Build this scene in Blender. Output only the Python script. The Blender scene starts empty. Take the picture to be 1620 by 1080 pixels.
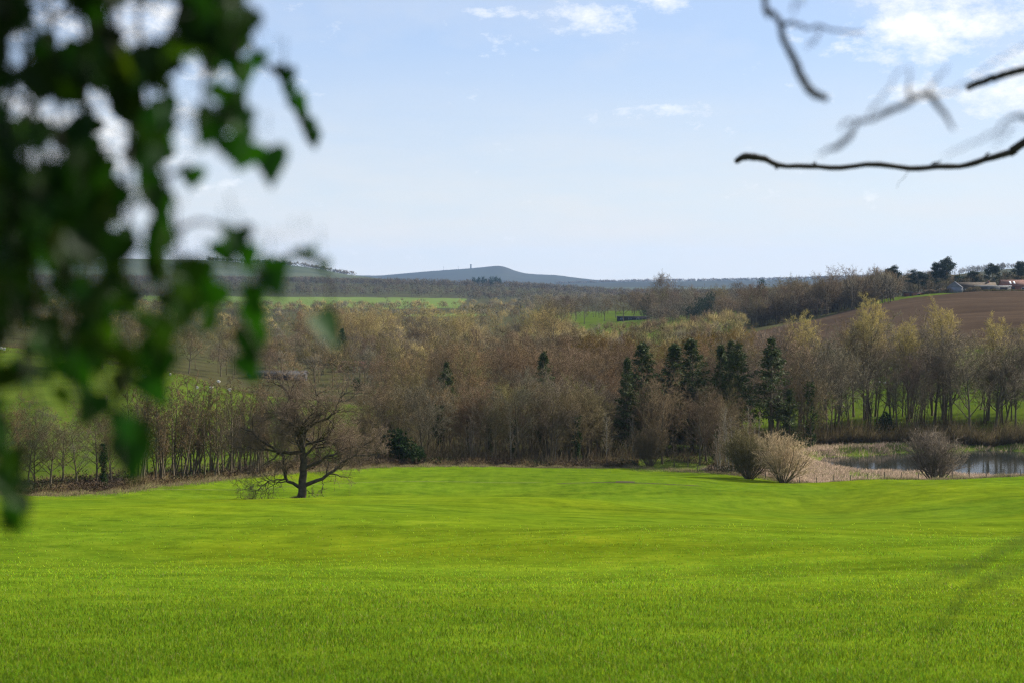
import bpy, math, time
import numpy as np
from mathutils import Vector
T00 = time.time()
sc = bpy.context.scene
COL = sc.collection
rng = np.random.default_rng(7)
F, HZ = 2250.0, 445.0          # focal length in photo pixels (50 mm) and the row of the level horizon
PI = math.pi
rad = math.radians

# ------------------------------------------------------------------ numeric helpers
def norm(a):
    return a / np.maximum(np.linalg.norm(a, axis=-1, keepdims=True), 1e-9)

def pchip_slopes(x, y):
    """monotone cubic slopes; x (n,), y (n, m)"""
    h = np.diff(x)[:, None]; d = np.diff(y, axis=0) / h
    m = np.zeros_like(y)
    w1 = 2 * h[1:] + h[:-1]; w2 = h[1:] + 2 * h[:-1]
    ok = d[1:] * d[:-1] > 0
    with np.errstate(divide='ignore', invalid='ignore'):
        mm = (w1 + w2) / (w1 / d[:-1] + w2 / d[1:])
    m[1:-1] = np.where(ok, mm, 0)
    m[0] = d[0]; m[-1] = d[-1]
    return m

# ------------------------------------------------------------------ the lie of the land
PXS = np.array([-700, 0, 200, 400, 600, 800, 1000, 1200, 1300, 1400, 1500, 1620, 2300], float)
def flat(v): return [v] * 13
def zrow(z, D): return flat(HZ - z / D * F)
TAB = {
 2: zrow(-2.0, 2), 6: zrow(-2.75, 6), 10: zrow(-3.5, 10), 18: zrow(-5.08, 18), 40: zrow(-9.2, 40), 70: zrow(-13.75, 70),
 110: [815, 815, 818, 820, 822, 823, 824, 826, 828, 828, 829, 830, 830],
 150: [790, 794, 796, 797, 798, 801, 810, 821, 827, 826, 824, 820, 812],
 180: [780, 784, 786, 787, 788, 790, 797, 806, 813, 807, 799, 791, 780],
 195: [777, 781.5, 786.5, 789.5, 792, 793, 792, 799, 802, 794, 784, 776, 768],
 208: [768, 772, 773, 781, 784, 785, 781, 786, 786, 776, 768, 763, 758],
 225: [755, 760, 758, 762, 760, 762, 764, 770, 766, 757, 754, 752, 752],
 250: [735, 735, 735, 737, 742, 745, 751, 757, 761, 762, 762, 762, 762],
 280: [700, 705, 714, 720, 727, 729, 730, 731, 731, 731, 731, 731, 731],
 305: [675, 680, 690, 702, 709, 710, 708, 707, 707, 707, 707, 707, 707],
 330: [655, 660, 672, 688, 690, 690, 690, 688, 682, 676, 672, 668, 665],
 400: [590, 600, 612, 635, 645, 647, 647, 645, 635, 620, 612, 606, 600],
 450: [555, 562, 580, 612, 623, 625, 625, 618, 600, 585, 572, 566, 560],
 500: [545, 552, 568, 598, 606, 607, 607, 590, 570, 558, 545, 536, 530],
 600: [532, 540, 552, 575, 580, 580, 578, 555, 535, 520, 508, 502, 500],
 850: [515, 520, 527, 537, 540, 540, 533, 508, 495, 475, 464, 461, 460],
 1100: [500, 505, 510, 515, 516, 516, 506, 492, 483, 473, 463.5, 460.5, 459],
 1900: [480, 482, 485, 489, 489, 487, 485, 476, 470, 465, 462, 460, 458],
 2600: [466, 468, 470, 472, 473, 475, 476, 474, 470, 463, 456, 450, 448],
 3300: [440, 445, 447, 448, 450, 454, 466, 467, 463, 448, 436, 425, 420],
 3900: [450, 452, 453, 454, 456, 461, 468, 469, 466, 454, 442, 432, 428],
 5000: flat(460), 9000: flat(453), 14500: flat(450)}
TD = np.array(sorted(TAB)); LD = np.log(TD)
TZ = np.array([-(np.array(TAB[int(d)]) - HZ) / F * d for d in TD])
TM = pchip_slopes(LD, TZ)
US = (PXS - 810) / F
RIDGES = [
 (5200, 1000, [(-800,400),(0,405),(300,412),(345,413),(400,417),(440,419),(480,422),(510,427),(545,434),(600,441),(700,452),(900,470)]),
 (11000, 1700, [(300,449),(400,443),(500,437),(560,436),(600,436.5),(640,433),(680,429.5),(715,427),(745,425),(775,422),(790,420.5),(798,422),(812,428),(830,433),(850,434.5),(880,435.5),(905,439),(940,443),(1000,447),(1300,453)]),
 (8300, 1100, [(500,460),(700,454),(900,448.5),(1000,446),(1100,445),(1220,443),(1400,438),(1700,430),(2300,425)])]
def zf(x, y, pond=True):
    x = np.asarray(x, float); y = np.asarray(y, float)
    sh = np.broadcast(x, y).shape
    x = np.broadcast_to(x, sh).ravel(); y = np.broadcast_to(y, sh).ravel()
    D = np.clip(y, 2.0, 14500); u = np.clip(x / D, US[0], US[-1]); l = np.log(D)
    k = np.clip(np.searchsorted(LD, l) - 1, 0, len(LD) - 2)
    h = LD[k + 1] - LD[k]; t = ((l - LD[k]) / h)[:, None]
    h = h[:, None]
    row = (2*t**3 - 3*t**2 + 1) * TZ[k] + (t**3 - 2*t**2 + t) * h * TM[k] + (-2*t**3 + 3*t**2) * TZ[k+1] + (t**3 - t**2) * h * TM[k+1]
    row = row.T
    m = pchip_slopes(US, row)
    j = np.clip(np.searchsorted(US, u) - 1, 0, len(US) - 2)
    n = np.arange(len(u)); hu = US[j+1] - US[j]; t = (u - US[j]) / hu
    z = (2*t**3 - 3*t**2 + 1) * row[j, n] + (t**3 - 2*t**2 + t) * hu * m[j, n] + (-2*t**3 + 3*t**2) * row[j+1, n] + (t**3 - t**2) * hu * m[j+1, n]
    px = 810 + u * F
    for Dc, w, prof in RIDGES:
        p = np.array(prof, float)
        # smoothed ridge profile
        zz = sum(np.interp(px + o, p[:, 0], p[:, 1]) for o in (-8, -3, 0, 3, 8)) / 5
        zt = -(zz - HZ) / F * Dc
        g = np.exp(-((D - Dc) / w) ** 2)
        z = np.maximum(z, z + (zt - z) * g)
    # small undulation of the ground
    z = z + np.where(D > 14, 1, 0) * (0.42*np.sin(x*.075 + .02*y + 1.3)*np.sin(y*.062 + .4*np.sin(x*.03)) + .12*np.sin(x*.19 - y*.15 + .6)) * np.clip((D-14)/60, 0, 1)
    if pond:
        e = ((x - 100) / 42.0) ** 2 + ((y - 284.5 - (x-97)*.06) / (20 + 2*np.clip((x-75)/30, 0, 1))) ** 2
        e = e + .10*np.sin(x*.35) + .08*np.sin(x*.9 + y*.5)
        z = z - 2.6 * np.clip(1.25 - e, 0, 1) ** .7 * (e < 1.25)
    return z.reshape(sh)
def X(px, D): return (px - 810) / F * D
def W(px, D): return np.array([X(px, D), D, float(zf(X(px, D), D))])
def scr(px, py, d): return np.array([(px - 810) / F * d, d, (HZ - py) / F * d])   # a point in front of the camera at distance d
EDGE_P = np.array([(-900,150),(-300,172),(0,190),(200,205),(400,230),(600,255),(800,266),(1000,270),(1100,262),(1200,250),(1300,237),(1400,229),(1500,226),(1620,224),(2400,220)], float)
def edge(px): return np.interp(px, EDGE_P[:, 0], EDGE_P[:, 1])

# ------------------------------------------------------------------ mesh helpers
class Geo:
    def __init__(s): s.V = []; s.Q = []; s.T = []; s.C = []; s.n = 0
    def add(s, V, Q=None, T=None, C=None):
        V = np.asarray(V, np.float32).reshape(-1, 3)
        if Q is not None and len(Q): s.Q.append(np.asarray(Q, np.int64).reshape(-1, 4) + s.n)
        if T is not None and len(T): s.T.append(np.asarray(T, np.int64).reshape(-1, 3) + s.n)
        if C is None: C = np.ones((len(V), 3))
        C = np.broadcast_to(np.asarray(C, np.float32), (len(V), 3))
        s.V.append(V); s.C.append(C); s.n += len(V); return s
    def mesh(s, name, mat, smooth=True, col=True):
        me = bpy.data.meshes.new(name)
        V = np.concatenate(s.V); q = np.concatenate(s.Q) if s.Q else np.zeros((0, 4), int); t = np.concatenate(s.T) if s.T else np.zeros((0, 3), int)
        me.vertices.add(len(V)); me.vertices.foreach_set('co', V.ravel())
        li = np.concatenate([q.ravel(), t.ravel()]).astype(np.int32)
        me.loops.add(len(li)); me.loops.foreach_set('vertex_index', li)
        st = np.concatenate([np.arange(len(q)) * 4, len(q) * 4 + np.arange(len(t)) * 3]).astype(np.int32)
        me.polygons.add(len(st)); me.polygons.foreach_set('loop_start', st)
        if smooth: me.polygons.foreach_set('use_smooth', np.ones(len(st), bool))
        me.update(calc_edges=True)
        if col:
            a = me.color_attributes.new('Col', 'FLOAT_COLOR', 'POINT')
            c = np.ones((len(V), 4), np.float32); c[:, :3] = np.concatenate(s.C); a.data.foreach_set('color', c.ravel())
        me.materials.append(mat)
        return me

def link(name, me, parent=None, loc=None):
    o = bpy.data.objects.new(name, me); COL.objects.link(o)
    if parent is not None: o.parent = parent
    if loc is not None: o.location = loc
    return o
def tag(o, label=None, cat=None, group=None, kind=None):
    if label: o['label'] = label
    if cat: o['category'] = cat
    if group: o['group'] = group
    if kind: o['kind'] = kind
    return o
def empty(name, loc, rz=0.0, s=1.0):
    o = bpy.data.objects.new(name, None); COL.objects.link(o)
    o.location = loc; o.rotation_euler = (0, 0, rz); o.scale = (s, s, s) if np.isscalar(s) else s
    return o

def tubes(P, R, sides, seed=0):
    """P (N,k,3), R (N,k): one tapered tube per polyline"""
    N, k, _ = P.shape
    r = np.random.default_rng(seed)
    Tn = np.empty_like(P); Tn[:, 1:-1] = P[:, 2:] - P[:, :-2]; Tn[:, 0] = P[:, 1] - P[:, 0]; Tn[:, -1] = P[:, -1] - P[:, -2]
    Tn = norm(Tn)
    A = norm(np.cross(Tn[:, 0], r.normal(size=(N, 3))))[:, None, :]
    U = norm(A - (A * Tn).sum(-1, keepdims=True) * Tn); Wv = np.cross(Tn, U)
    a = np.arange(sides) * 2 * PI / sides
    V = P[:, :, None, :] + R[:, :, None, None] * (np.cos(a)[None, None, :, None] * U[:, :, None, :] + np.sin(a)[None, None, :, None] * Wv[:, :, None, :])
    i = np.arange(N)[:, None, None] * k * sides + np.arange(k - 1)[None, :, None] * sides
    j = np.arange(sides)[None, None, :]; j2 = (j + 1) % sides
    Q = np.stack([i + j, i + j2, i + sides + j2, i + sides + j], -1).reshape(-1, 4)
    return V.reshape(-1, 3), Q
def spikes(B, E, r, seed=0):
    """N thin three-sided cones from B to E"""
    N = len(B); g = np.random.default_rng(seed)
    d = norm(E - B); u = norm(np.cross(d, g.normal(size=(N, 3)))); w = np.cross(d, u)
    r = np.broadcast_to(r, (N,))[:, None]
    V = np.stack([B + u * r, B + (-.5 * u + .866 * w) * r, B + (-.5 * u - .866 * w) * r, E], 1)
    b = np.arange(N)[:, None] * 4
    T = np.concatenate([b + [0, 1, 3], b + [1, 2, 3], b + [2, 0, 3]], 0)
    return V.reshape(-1, 3), T
def smoothline(pts, n):
    """Catmull-Rom through pts, n samples"""
    p = np.array(pts, float); q = np.vstack([2*p[0]-p[1], p, 2*p[-1]-p[-2]])
    t = np.linspace(0, len(p) - 1, n); i = np.clip(t.astype(int), 0, len(p) - 2); f = (t - i)[:, None]
    a, b, c, d = q[i], q[i+1], q[i+2], q[i+3]
    return .5 * (2*b + (c - a)*f + (2*a - 5*b + 4*c - d)*f**2 + (3*b - a - 3*c + d)*f**3)
def grow(r, P, R, n, t0, t1, ang, L, k=4, wig=.15, up=0.0, rr=.6, rend=.25, tsh=None, rmax=None, absL=False):
    """n side branches on every polyline of P"""
    N, K, _ = P.shape
    t = t0 + (t1 - t0) * (np.arange(n)[None] + r.uniform(0, 1, (N, n))) / n
    f = t * (K - 1); i = np.clip(f.astype(int), 0, K - 2); w = (f - i)[..., None]
    a = np.arange(N)[:, None]
    pos = P[a, i] * (1 - w) + P[a, i + 1] * w; tan = norm(P[a, i + 1] - P[a, i])
    rd = R[a, i] * (1 - w[..., 0]) + R[a, i + 1] * w[..., 0]
    plen = np.linalg.norm(np.diff(P, axis=1), axis=-1).sum(1)[:, None]
    phi = 2.399 * np.arange(n)[None] + r.uniform(0, 6.28, (N, 1)) + r.normal(0, .5, (N, n))
    ref = norm(np.cross(tan, np.array([.3, .2, 1.0]) + r.normal(0, .01, tan.shape))); b2 = np.cross(tan, ref)
    an = (ang + r.normal(0, .16, (N, n)))[..., None]
    d = np.cos(an) * tan + np.sin(an) * (np.cos(phi)[..., None] * ref + np.sin(phi)[..., None] * b2)
    ln = (L if absL else L * plen) * r.uniform(.65, 1.3, (N, n)) * (tsh(t) if tsh else 1)
    M = N * n
    d = d.reshape(M, 3); p = pos.reshape(M, 3).copy(); ln = ln.reshape(M, 1)
    out = [p.copy()]
    for s in range(k - 1):
        p = p + d * ln / (k - 1); out.append(p.copy())
        d = norm(d + r.normal(0, wig, d.shape) + np.array([0, 0, up]))
    P2 = np.stack(out, 1)
    r0 = rd.reshape(M) * rr
    if rmax: r0 = np.minimum(r0, rmax)
    R2 = r0[:, None] * np.linspace(1, rend, k)[None]
    return P2, R2

# ------------------------------------------------------------------ materials
def mat(name):
    m = bpy.data.materials.new(name); m.use_nodes = True; nt = m.node_tree
    for n in list(nt.nodes): nt.nodes.remove(n)
    out = nt.nodes.new('ShaderNodeOutputMaterial'); b = nt.nodes.new('ShaderNodeBsdfPrincipled')
    nt.links.new(b.outputs[0], out.inputs[0]); b.inputs['Roughness'].default_value = .9; b.inputs['Specular IOR Level'].default_value = .2
    return m, nt, b, out
def N_(nt, typ, **kw):
    n = nt.nodes.new(typ)
    for k, v in kw.items(): setattr(n, k, v)
    return n
def noise(nt, vec, scale, detail=4, rough=.55):
    n = N_(nt, 'ShaderNodeTexNoise'); n.inputs['Scale'].default_value = scale; n.inputs['Detail'].default_value = detail; n.inputs['Roughness'].default_value = rough
    if vec is not None: nt.links.new(vec, n.inputs['Vector'])
    return n.outputs['Fac']
def ramp(nt, fac, stops):
    n = N_(nt, 'ShaderNodeValToRGB'); e = n.color_ramp.elements
    e[0].position, e[0].color = stops[0][0], (*stops[0][1], 1); e[1].position, e[1].color = stops[-1][0], (*stops[-1][1], 1)
    for p, c in stops[1:-1]:
        x = e.new(p); x.color = (*c, 1)
    nt.links.new(fac, n.inputs[0]); return n.outputs[0]
def mixc(nt, fac, a, b, mode='MIX'):
    n = N_(nt, 'ShaderNodeMix', data_type='RGBA', blend_type=mode)
    for s, v in ((n.inputs[0], fac), (n.inputs[6], a), (n.inputs[7], b)):
        if hasattr(v, 'is_linked'): nt.links.new(v, s)
        else: s.default_value = v if isinstance(v, (int, float)) else (*v, 1)
    return n.outputs[2]
def math_(nt, op, a, b=None, clamp=False):
    n = N_(nt, 'ShaderNodeMath', operation=op); n.use_clamp = clamp
    for s, v in ((n.inputs[0], a), (n.inputs[1], b)):
        if v is None: continue
        if hasattr(v, 'is_linked'): nt.links.new(v, s)
        else: s.default_value = v
    return n.outputs[0]
def wpos(nt): return N_(nt, 'ShaderNodeNewGeometry').outputs['Position']
def bump(nt, b, h, dist=.1, strength=1.0):
    n = N_(nt, 'ShaderNodeBump'); n.inputs['Distance'].default_value = dist; n.inputs['Strength'].default_value = strength
    nt.links.new(h, n.inputs['Height']); nt.links.new(n.outputs[0], b.inputs['Normal'])
def plain(name, c, rough=.8, var=.25, scale=3.0):
    m, nt, b, _ = mat(name); b.inputs['Roughness'].default_value = rough
    f = noise(nt, wpos(nt), scale); lo = [x * (1 - var) for x in c]; hi = [min(1, x * (1 + var)) for x in c]
    nt.links.new(ramp(nt, f, [(.3, lo), (.7, hi)]), b.inputs['Base Color']); return m
def ground(name, stops, scale, fine=2.0, bd=.25, extra=None, trans=0):
    m, nt, b, out = mat(name); p = wpos(nt)
    f = noise(nt, p, scale, 5, .6); g = noise(nt, p, fine, 6, .75)
    mixf = math_(nt, 'ADD', math_(nt, 'MULTIPLY', f, .6), math_(nt, 'MULTIPLY', g, .4))
    c = ramp(nt, mixf, stops)
    if extra: c = extra(nt, p, c)
    nt.links.new(c, b.inputs['Base Color']); bump(nt, b, g, bd, .8)
    b.inputs['Specular IOR Level'].default_value = .0; b.inputs['Roughness'].default_value = 1
    if trans:
        tr = N_(nt, 'ShaderNodeBsdfTranslucent'); mx = N_(nt, 'ShaderNodeMixShader'); mx.inputs[0].default_value = trans
        nt.links.new(c, tr.inputs[0]); nt.links.new(b.outputs[0], mx.inputs[1]); nt.links.new(tr.outputs[0], mx.inputs[2]); nt.links.new(mx.outputs[0], out.inputs[0])
    return m
def colmat(name, base=(1, 1, 1), trans=0.0, rough=.9, spec=.15, use_obj=True, var=.3):
    """the mesh's own colour attribute times the tint of the object"""
    m, nt, b, out = mat(name)
    a = N_(nt, 'ShaderNodeAttribute', attribute_name='Col').outputs['Color']
    c = mixc(nt, 1.0, a, base, 'MULTIPLY')
    if use_obj:
        oi = N_(nt, 'ShaderNodeObjectInfo'); c = mixc(nt, 1.0, c, oi.outputs['Color'], 'MULTIPLY')
    f = noise(nt, wpos(nt), .9, 3); v = math_(nt, 'ADD', math_(nt, 'MULTIPLY', f, var * 2), 1 - var)
    c = mixc(nt, 1.0, c, v, 'MULTIPLY')
    nt.links.new(c, b.inputs['Base Color']); b.inputs['Roughness'].default_value = rough; b.inputs['Specular IOR Level'].default_value = spec
    if trans:
        tr = N_(nt, 'ShaderNodeBsdfTranslucent'); mx = N_(nt, 'ShaderNodeMixShader'); mx.inputs[0].default_value = trans
        nt.links.new(c, tr.inputs[0]); nt.links.new(b.outputs[0], mx.inputs[1]); nt.links.new(tr.outputs[0], mx.inputs[2]); nt.links.new(mx.outputs[0], out.inputs[0])
    return m

def rows_extra(nt, p, c):
    # drill rows and patchy growth of the young crop, plus painted roll shade
    mp = N_(nt, 'ShaderNodeMapping'); mp.inputs['Rotation'].default_value = (0, 0, rad(62)); mp.inputs['Scale'].default_value = (1, .06, 1)
    nt.links.new(p, mp.inputs[0])
    s = noise(nt, mp.outputs[0], 1.1, 3, .6); s2 = noise(nt, mp.outputs[0], .22, 2, .5)
    v = math_(nt, 'ADD', math_(nt, 'MULTIPLY', s, .26), math_(nt, 'MULTIPLY', s2, .22)); v = math_(nt, 'ADD', v, .76)
    c = mixc(nt, 1.0, c, v, 'MULTIPLY')
    big = noise(nt, p, .022, 3, .5)
    mb = N_(nt, 'ShaderNodeMapping'); mb.inputs['Rotation'].default_value = (0, 0, rad(-9)); mb.inputs['Scale'].default_value = (.016, .055, 1); nt.links.new(p, mb.inputs[0]); bd_ = noise(nt, mb.outputs[0], 1.0, 3, .55); c = mixc(nt, 1.0, c, math_(nt, 'ADD', math_(nt, 'MULTIPLY', bd_, .95), .52), 'MULTIPLY')  # dark bands in the colour stand for shade on the field's rolls
    cl = noise(nt, p, 1.1, 7, .8); cv = math_(nt, 'ADD', math_(nt, 'MULTIPLY', cl, 1.1), .45); c = mixc(nt, 1.0, c, cv, 'MULTIPLY')
    return mixc(nt, ramp(nt, big, [(.42, (0, 0, 0)), (.62, (1, 1, 1))]), c, mixc(nt, 1.0, c, (1.22, 1.04, .8), 'MULTIPLY'))
CROP = [(.30, (.046, .084, .005)), (.5, (.098, .158, .008)), (.70, (.155, .207, .013))]
M = {}
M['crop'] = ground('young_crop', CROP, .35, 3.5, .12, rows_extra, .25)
M['pasture'] = ground('pasture_grass', [(.32, (.042, .070, .007)), (.7, (.098, .130, .015))], .12, 1.5, .2, None, .2)
M['wood_floor'] = ground('woodland_floor', [(.32, (.030, .030, .012)), (.52, (.055, .050, .022)), (.7, (.060, .085, .016))], .06, .8, .3)
def furrows(nt, p, c):
    mp = N_(nt, 'ShaderNodeMapping'); mp.inputs['Rotation'].default_value = (0, 0, rad(-28)); mp.inputs['Scale'].default_value = (.04, 1, 1); nt.links.new(p, mp.inputs[0])
    v = math_(nt, 'ADD', math_(nt, 'MULTIPLY', noise(nt, mp.outputs[0], .10, 4, .65), 1.1), .45); return mixc(nt, 1.0, c, v, 'MULTIPLY')
M['plough'] = ground('ploughed_soil', [(.3, (.036, .024, .015)), (.7, (.078, .053, .034))], .02, .5, .25, furrows)
M['farfield'] = ground('far_grass', [(.3, (.072, .105, .022)), (.7, (.125, .165, .036))], .006, .05, .3)
M['hill'] = ground('hill_moor', [(.3, (.022, .023, .018)), (.5, (.042, .040, .026)), (.7, (.046, .054, .026))], .0022, .02, 1.0)
M['moor'] = ground('moor_grass', [(.3, (.028, .035, .018)), (.5, (.058, .066, .032)), (.7, (.09, .092, .05))], .004, .03, 1.0)
M['bank'] = ground('bank_grass', [(.3, (.050, .080, .008)), (.55, (.10, .13, .02)), (.72, (.17, .15, .05))], .25, 1.8, .25)
M['trunk'] = colmat('bark', (.118, .092, .055))
M['twig'] = colmat('twigs', (1, 1, 1))
M['needle'] = colmat('needles', (1, 1, 1), .15, .7)
M['leaf'] = colmat('evergreen_leaves', (1.25, 1.2, 1.0), .25, .8, .08)
M['stuff'] = colmat('mixed_growth', (1, 1, 1), .1, .9, .1, False)
M['blade'] = colmat('crop_blades', (1, 1, 1), .50, .6, .03, False, .2)
M['oakbark'] = plain('oak_bark', (.070, .054, .037), .95, .45, 2.2)
M['darkbark'] = plain('dark_bark', (.035, .028, .022), .9, .4, 40)

# ------------------------------------------------------------------ ground sheet, split into its fields
def build_ground():
    u = np.concatenate([np.linspace(-3, -.95, 14)[:-1], np.linspace(-.95, -.42, 54)[:-1], np.linspace(-.42, .42, 700), np.linspace(.42, .95, 54)[1:], np.linspace(.95, 3, 14)[1:]])
    D = np.concatenate([np.geomspace(2, 18, 22)[:-1], np.geomspace(18, 345, 250)[:-1], np.geomspace(345, 1200, 150)[:-1], np.geomspace(1200, 14400, 190)])
    UU, DD = np.meshgrid(u, D); XX = UU * DD
    Z = zf(XX, DD)
    V = np.stack([XX, DD, Z], -1).reshape(-1, 3)
    nu, nd = len(u), len(D)
    i = (np.arange(nd - 1)[:, None] * nu + np.arange(nu - 1)[None]).ravel()
    Q = np.stack([i, i + 1, i + nu + 1, i + nu], -1)
    pc = (810 + F * .5 * (u[1:] + u[:-1]))[None].repeat(nd - 1, 0).ravel(); dc = (.5 * (D[1:] + D[:-1]))[:, None].repeat(nu - 1, 1).ravel()
    xc = (pc - 810) / F * dc; wob = 4 * np.sin(xc * .05) + 2.5 * np.sin(xc * .13 + 1)
    cls = np.full(len(Q), 'woodland_ground', dtype='U20')
    e = edge(pc)
    ip = lambda *a: np.interp(pc, [p for p, _ in a], [q for _, q in a])
    top = ip((-900, 560), (0, 535), (200, 500), (350, 428), (450, 425), (640, 400), (650, 0))
    cls[(dc > e + 16) & (dc < top + wob) & (pc < 650)] = 'pasture'
    cls[(dc > 309 + wob * .3) & (dc < ip((1130, 400), (1300, 425), (1400, 440), (1420, 472), (1620, 474), (3000, 474)) + wob) & (pc > 1120)] = 'meadow'
    lo = ip((1100, 690), (1150, 650), (1220, 600), (1300, 540), (1400, 486), (1620, 482), (3000, 480)); hi = ip((1100, 690), (1150, 715), (1220, 735), (1300, 765), (1400, 800), (1440, 812), (1540, 850), (1620, 853), (3000, 860))
    cls[(dc > lo + wob * .5) & (dc <= hi) & (pc > 1130)] = 'ploughed_field'
    cls[(dc > hi) & (dc < 960) & (pc > 1385)] = 'lawn'
    cls[(pc > 860) & (pc < 1165) & (dc > 760 + wob * 3) & (dc < 1560)] = 'park_grass'
    cls[(pc > 230 + wob) & (pc < 725 + 3 * wob) & (dc > 1900 + wob * 3) & (dc < 2680)] = 'distant_field'
    cls[(pc > 640) & (pc < 770) & (dc > 1420) & (dc < 1560)] = 'distant_field'
    cls[dc > 3700] = 'hills'
    cls[(dc > 3700) & (dc < 6600)] = 'moorland'
    cls[(dc < 312) & (pc > 1000) & (dc > e)] = 'pond_bank'
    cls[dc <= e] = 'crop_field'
    mt = dict(woodland_ground='wood_floor', pasture='pasture', meadow='pasture', ploughed_field='plough', lawn='pasture', park_grass='pasture', distant_field='farfield', hills='hill', moorland='moor', pond_bank='bank', crop_field='crop')
    for name, m in mt.items():
        q = Q[cls == name]
        if not len(q): continue
        ids, inv = np.unique(q, return_inverse=True)
        g = Geo(); g.add(V[ids], inv.reshape(-1, 4))
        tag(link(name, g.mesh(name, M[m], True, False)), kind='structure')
    # the slope the camera stands on, behind the first field row
    xs = np.linspace(-80, 80, 41); ys = np.linspace(-60, 2, 20); XX, YY = np.meshgrid(xs, ys)
    ZZ = -2.0 - .02 * (YY - 2)
    ids = (np.arange(19)[:, None] * 41 + np.arange(40)[None]).ravel()
    g = Geo(); g.add(np.stack([XX, YY, ZZ], -1), np.stack([ids, ids + 1, ids + 42, ids + 41], -1))
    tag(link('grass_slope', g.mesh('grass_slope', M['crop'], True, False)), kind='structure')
build_ground()
print('ground', time.time() - T00)

# ------------------------------------------------------------------ pond, tracks
WZ = -36.55
def pond():
    m, nt, b, _ = mat('pond_water'); b.inputs['Base Color'].default_value = (.020, .022, .018, 1); b.inputs['Roughness'].default_value = .06; b.inputs['IOR'].default_value = 1.33; b.inputs['Specular IOR Level'].default_value = .5
    mp = N_(nt, 'ShaderNodeMapping'); mp.inputs['Scale'].default_value = (.5, 2.0, 1); nt.links.new(wpos(nt), mp.inputs[0])
    bump(nt, b, noise(nt, mp.outputs[0], 1.6, 4, .6), .02, .35)
    a = np.linspace(0, 2 * PI, 97)[:-1]
    P = np.stack([100 + 47.5 * np.cos(a), 284.6 + 47.5 * np.cos(a) * .06 + 25 * np.sin(a), np.full(96, WZ)], -1)
    g = Geo(); g.add(np.vstack([P, [[100, 284.6, WZ]]]), T=[(i, (i + 1) % 96, 96) for i in range(96)])
    tag(link('pond_water', g.mesh('pond_water', m, True, False)), kind='structure')
pond()
def strip(name, pts, w, m, lift=.05):
    p = smoothline([(X(a, d), d) for a, d in pts], 60); t = norm(np.gradient(p, axis=0)); n = np.stack([-t[:, 1], t[:, 0]], -1)
    ww = w * (.5 + .5 * np.abs(np.sin(np.arange(60) * 1.7) * np.sin(np.arange(60) * .53)))[:, None]; ww[0] = ww[-1] = .05
    L, R_ = p + n * ww, p - n * ww
    V = np.concatenate([np.c_[L, zf(L[:, 0], L[:, 1]) + lift], np.c_[R_, zf(R_[:, 0], R_[:, 1]) + lift]])
    i = np.arange(59); g = Geo(); g.add(V, np.stack([i, i + 1, i + 61, i + 60], -1))
    tag(link(name, g.mesh(name, m, True, False)), kind='structure')
soil = plain('bare_soil', (.13, .085, .03), 1, .4, 1.5)
drk = plain('damp_soil', (.045, .028, .014), 1, .4, 1.5)
thin = plain('thin_crop', (.098, .128, .010), 1, .4, 1.0)
strip('field_track', [(150, 203), (300, 210), (400, 214), (520, 222), (700, 226), (860, 225)], .45, thin)
strip('field_track', [(880, 222), (960, 221), (1010, 220), (1110, 219)], .4, drk)
strip('field_track', [(975, 221.5), (990, 221.3), (1005, 221)], .9, drk, .08)

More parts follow.
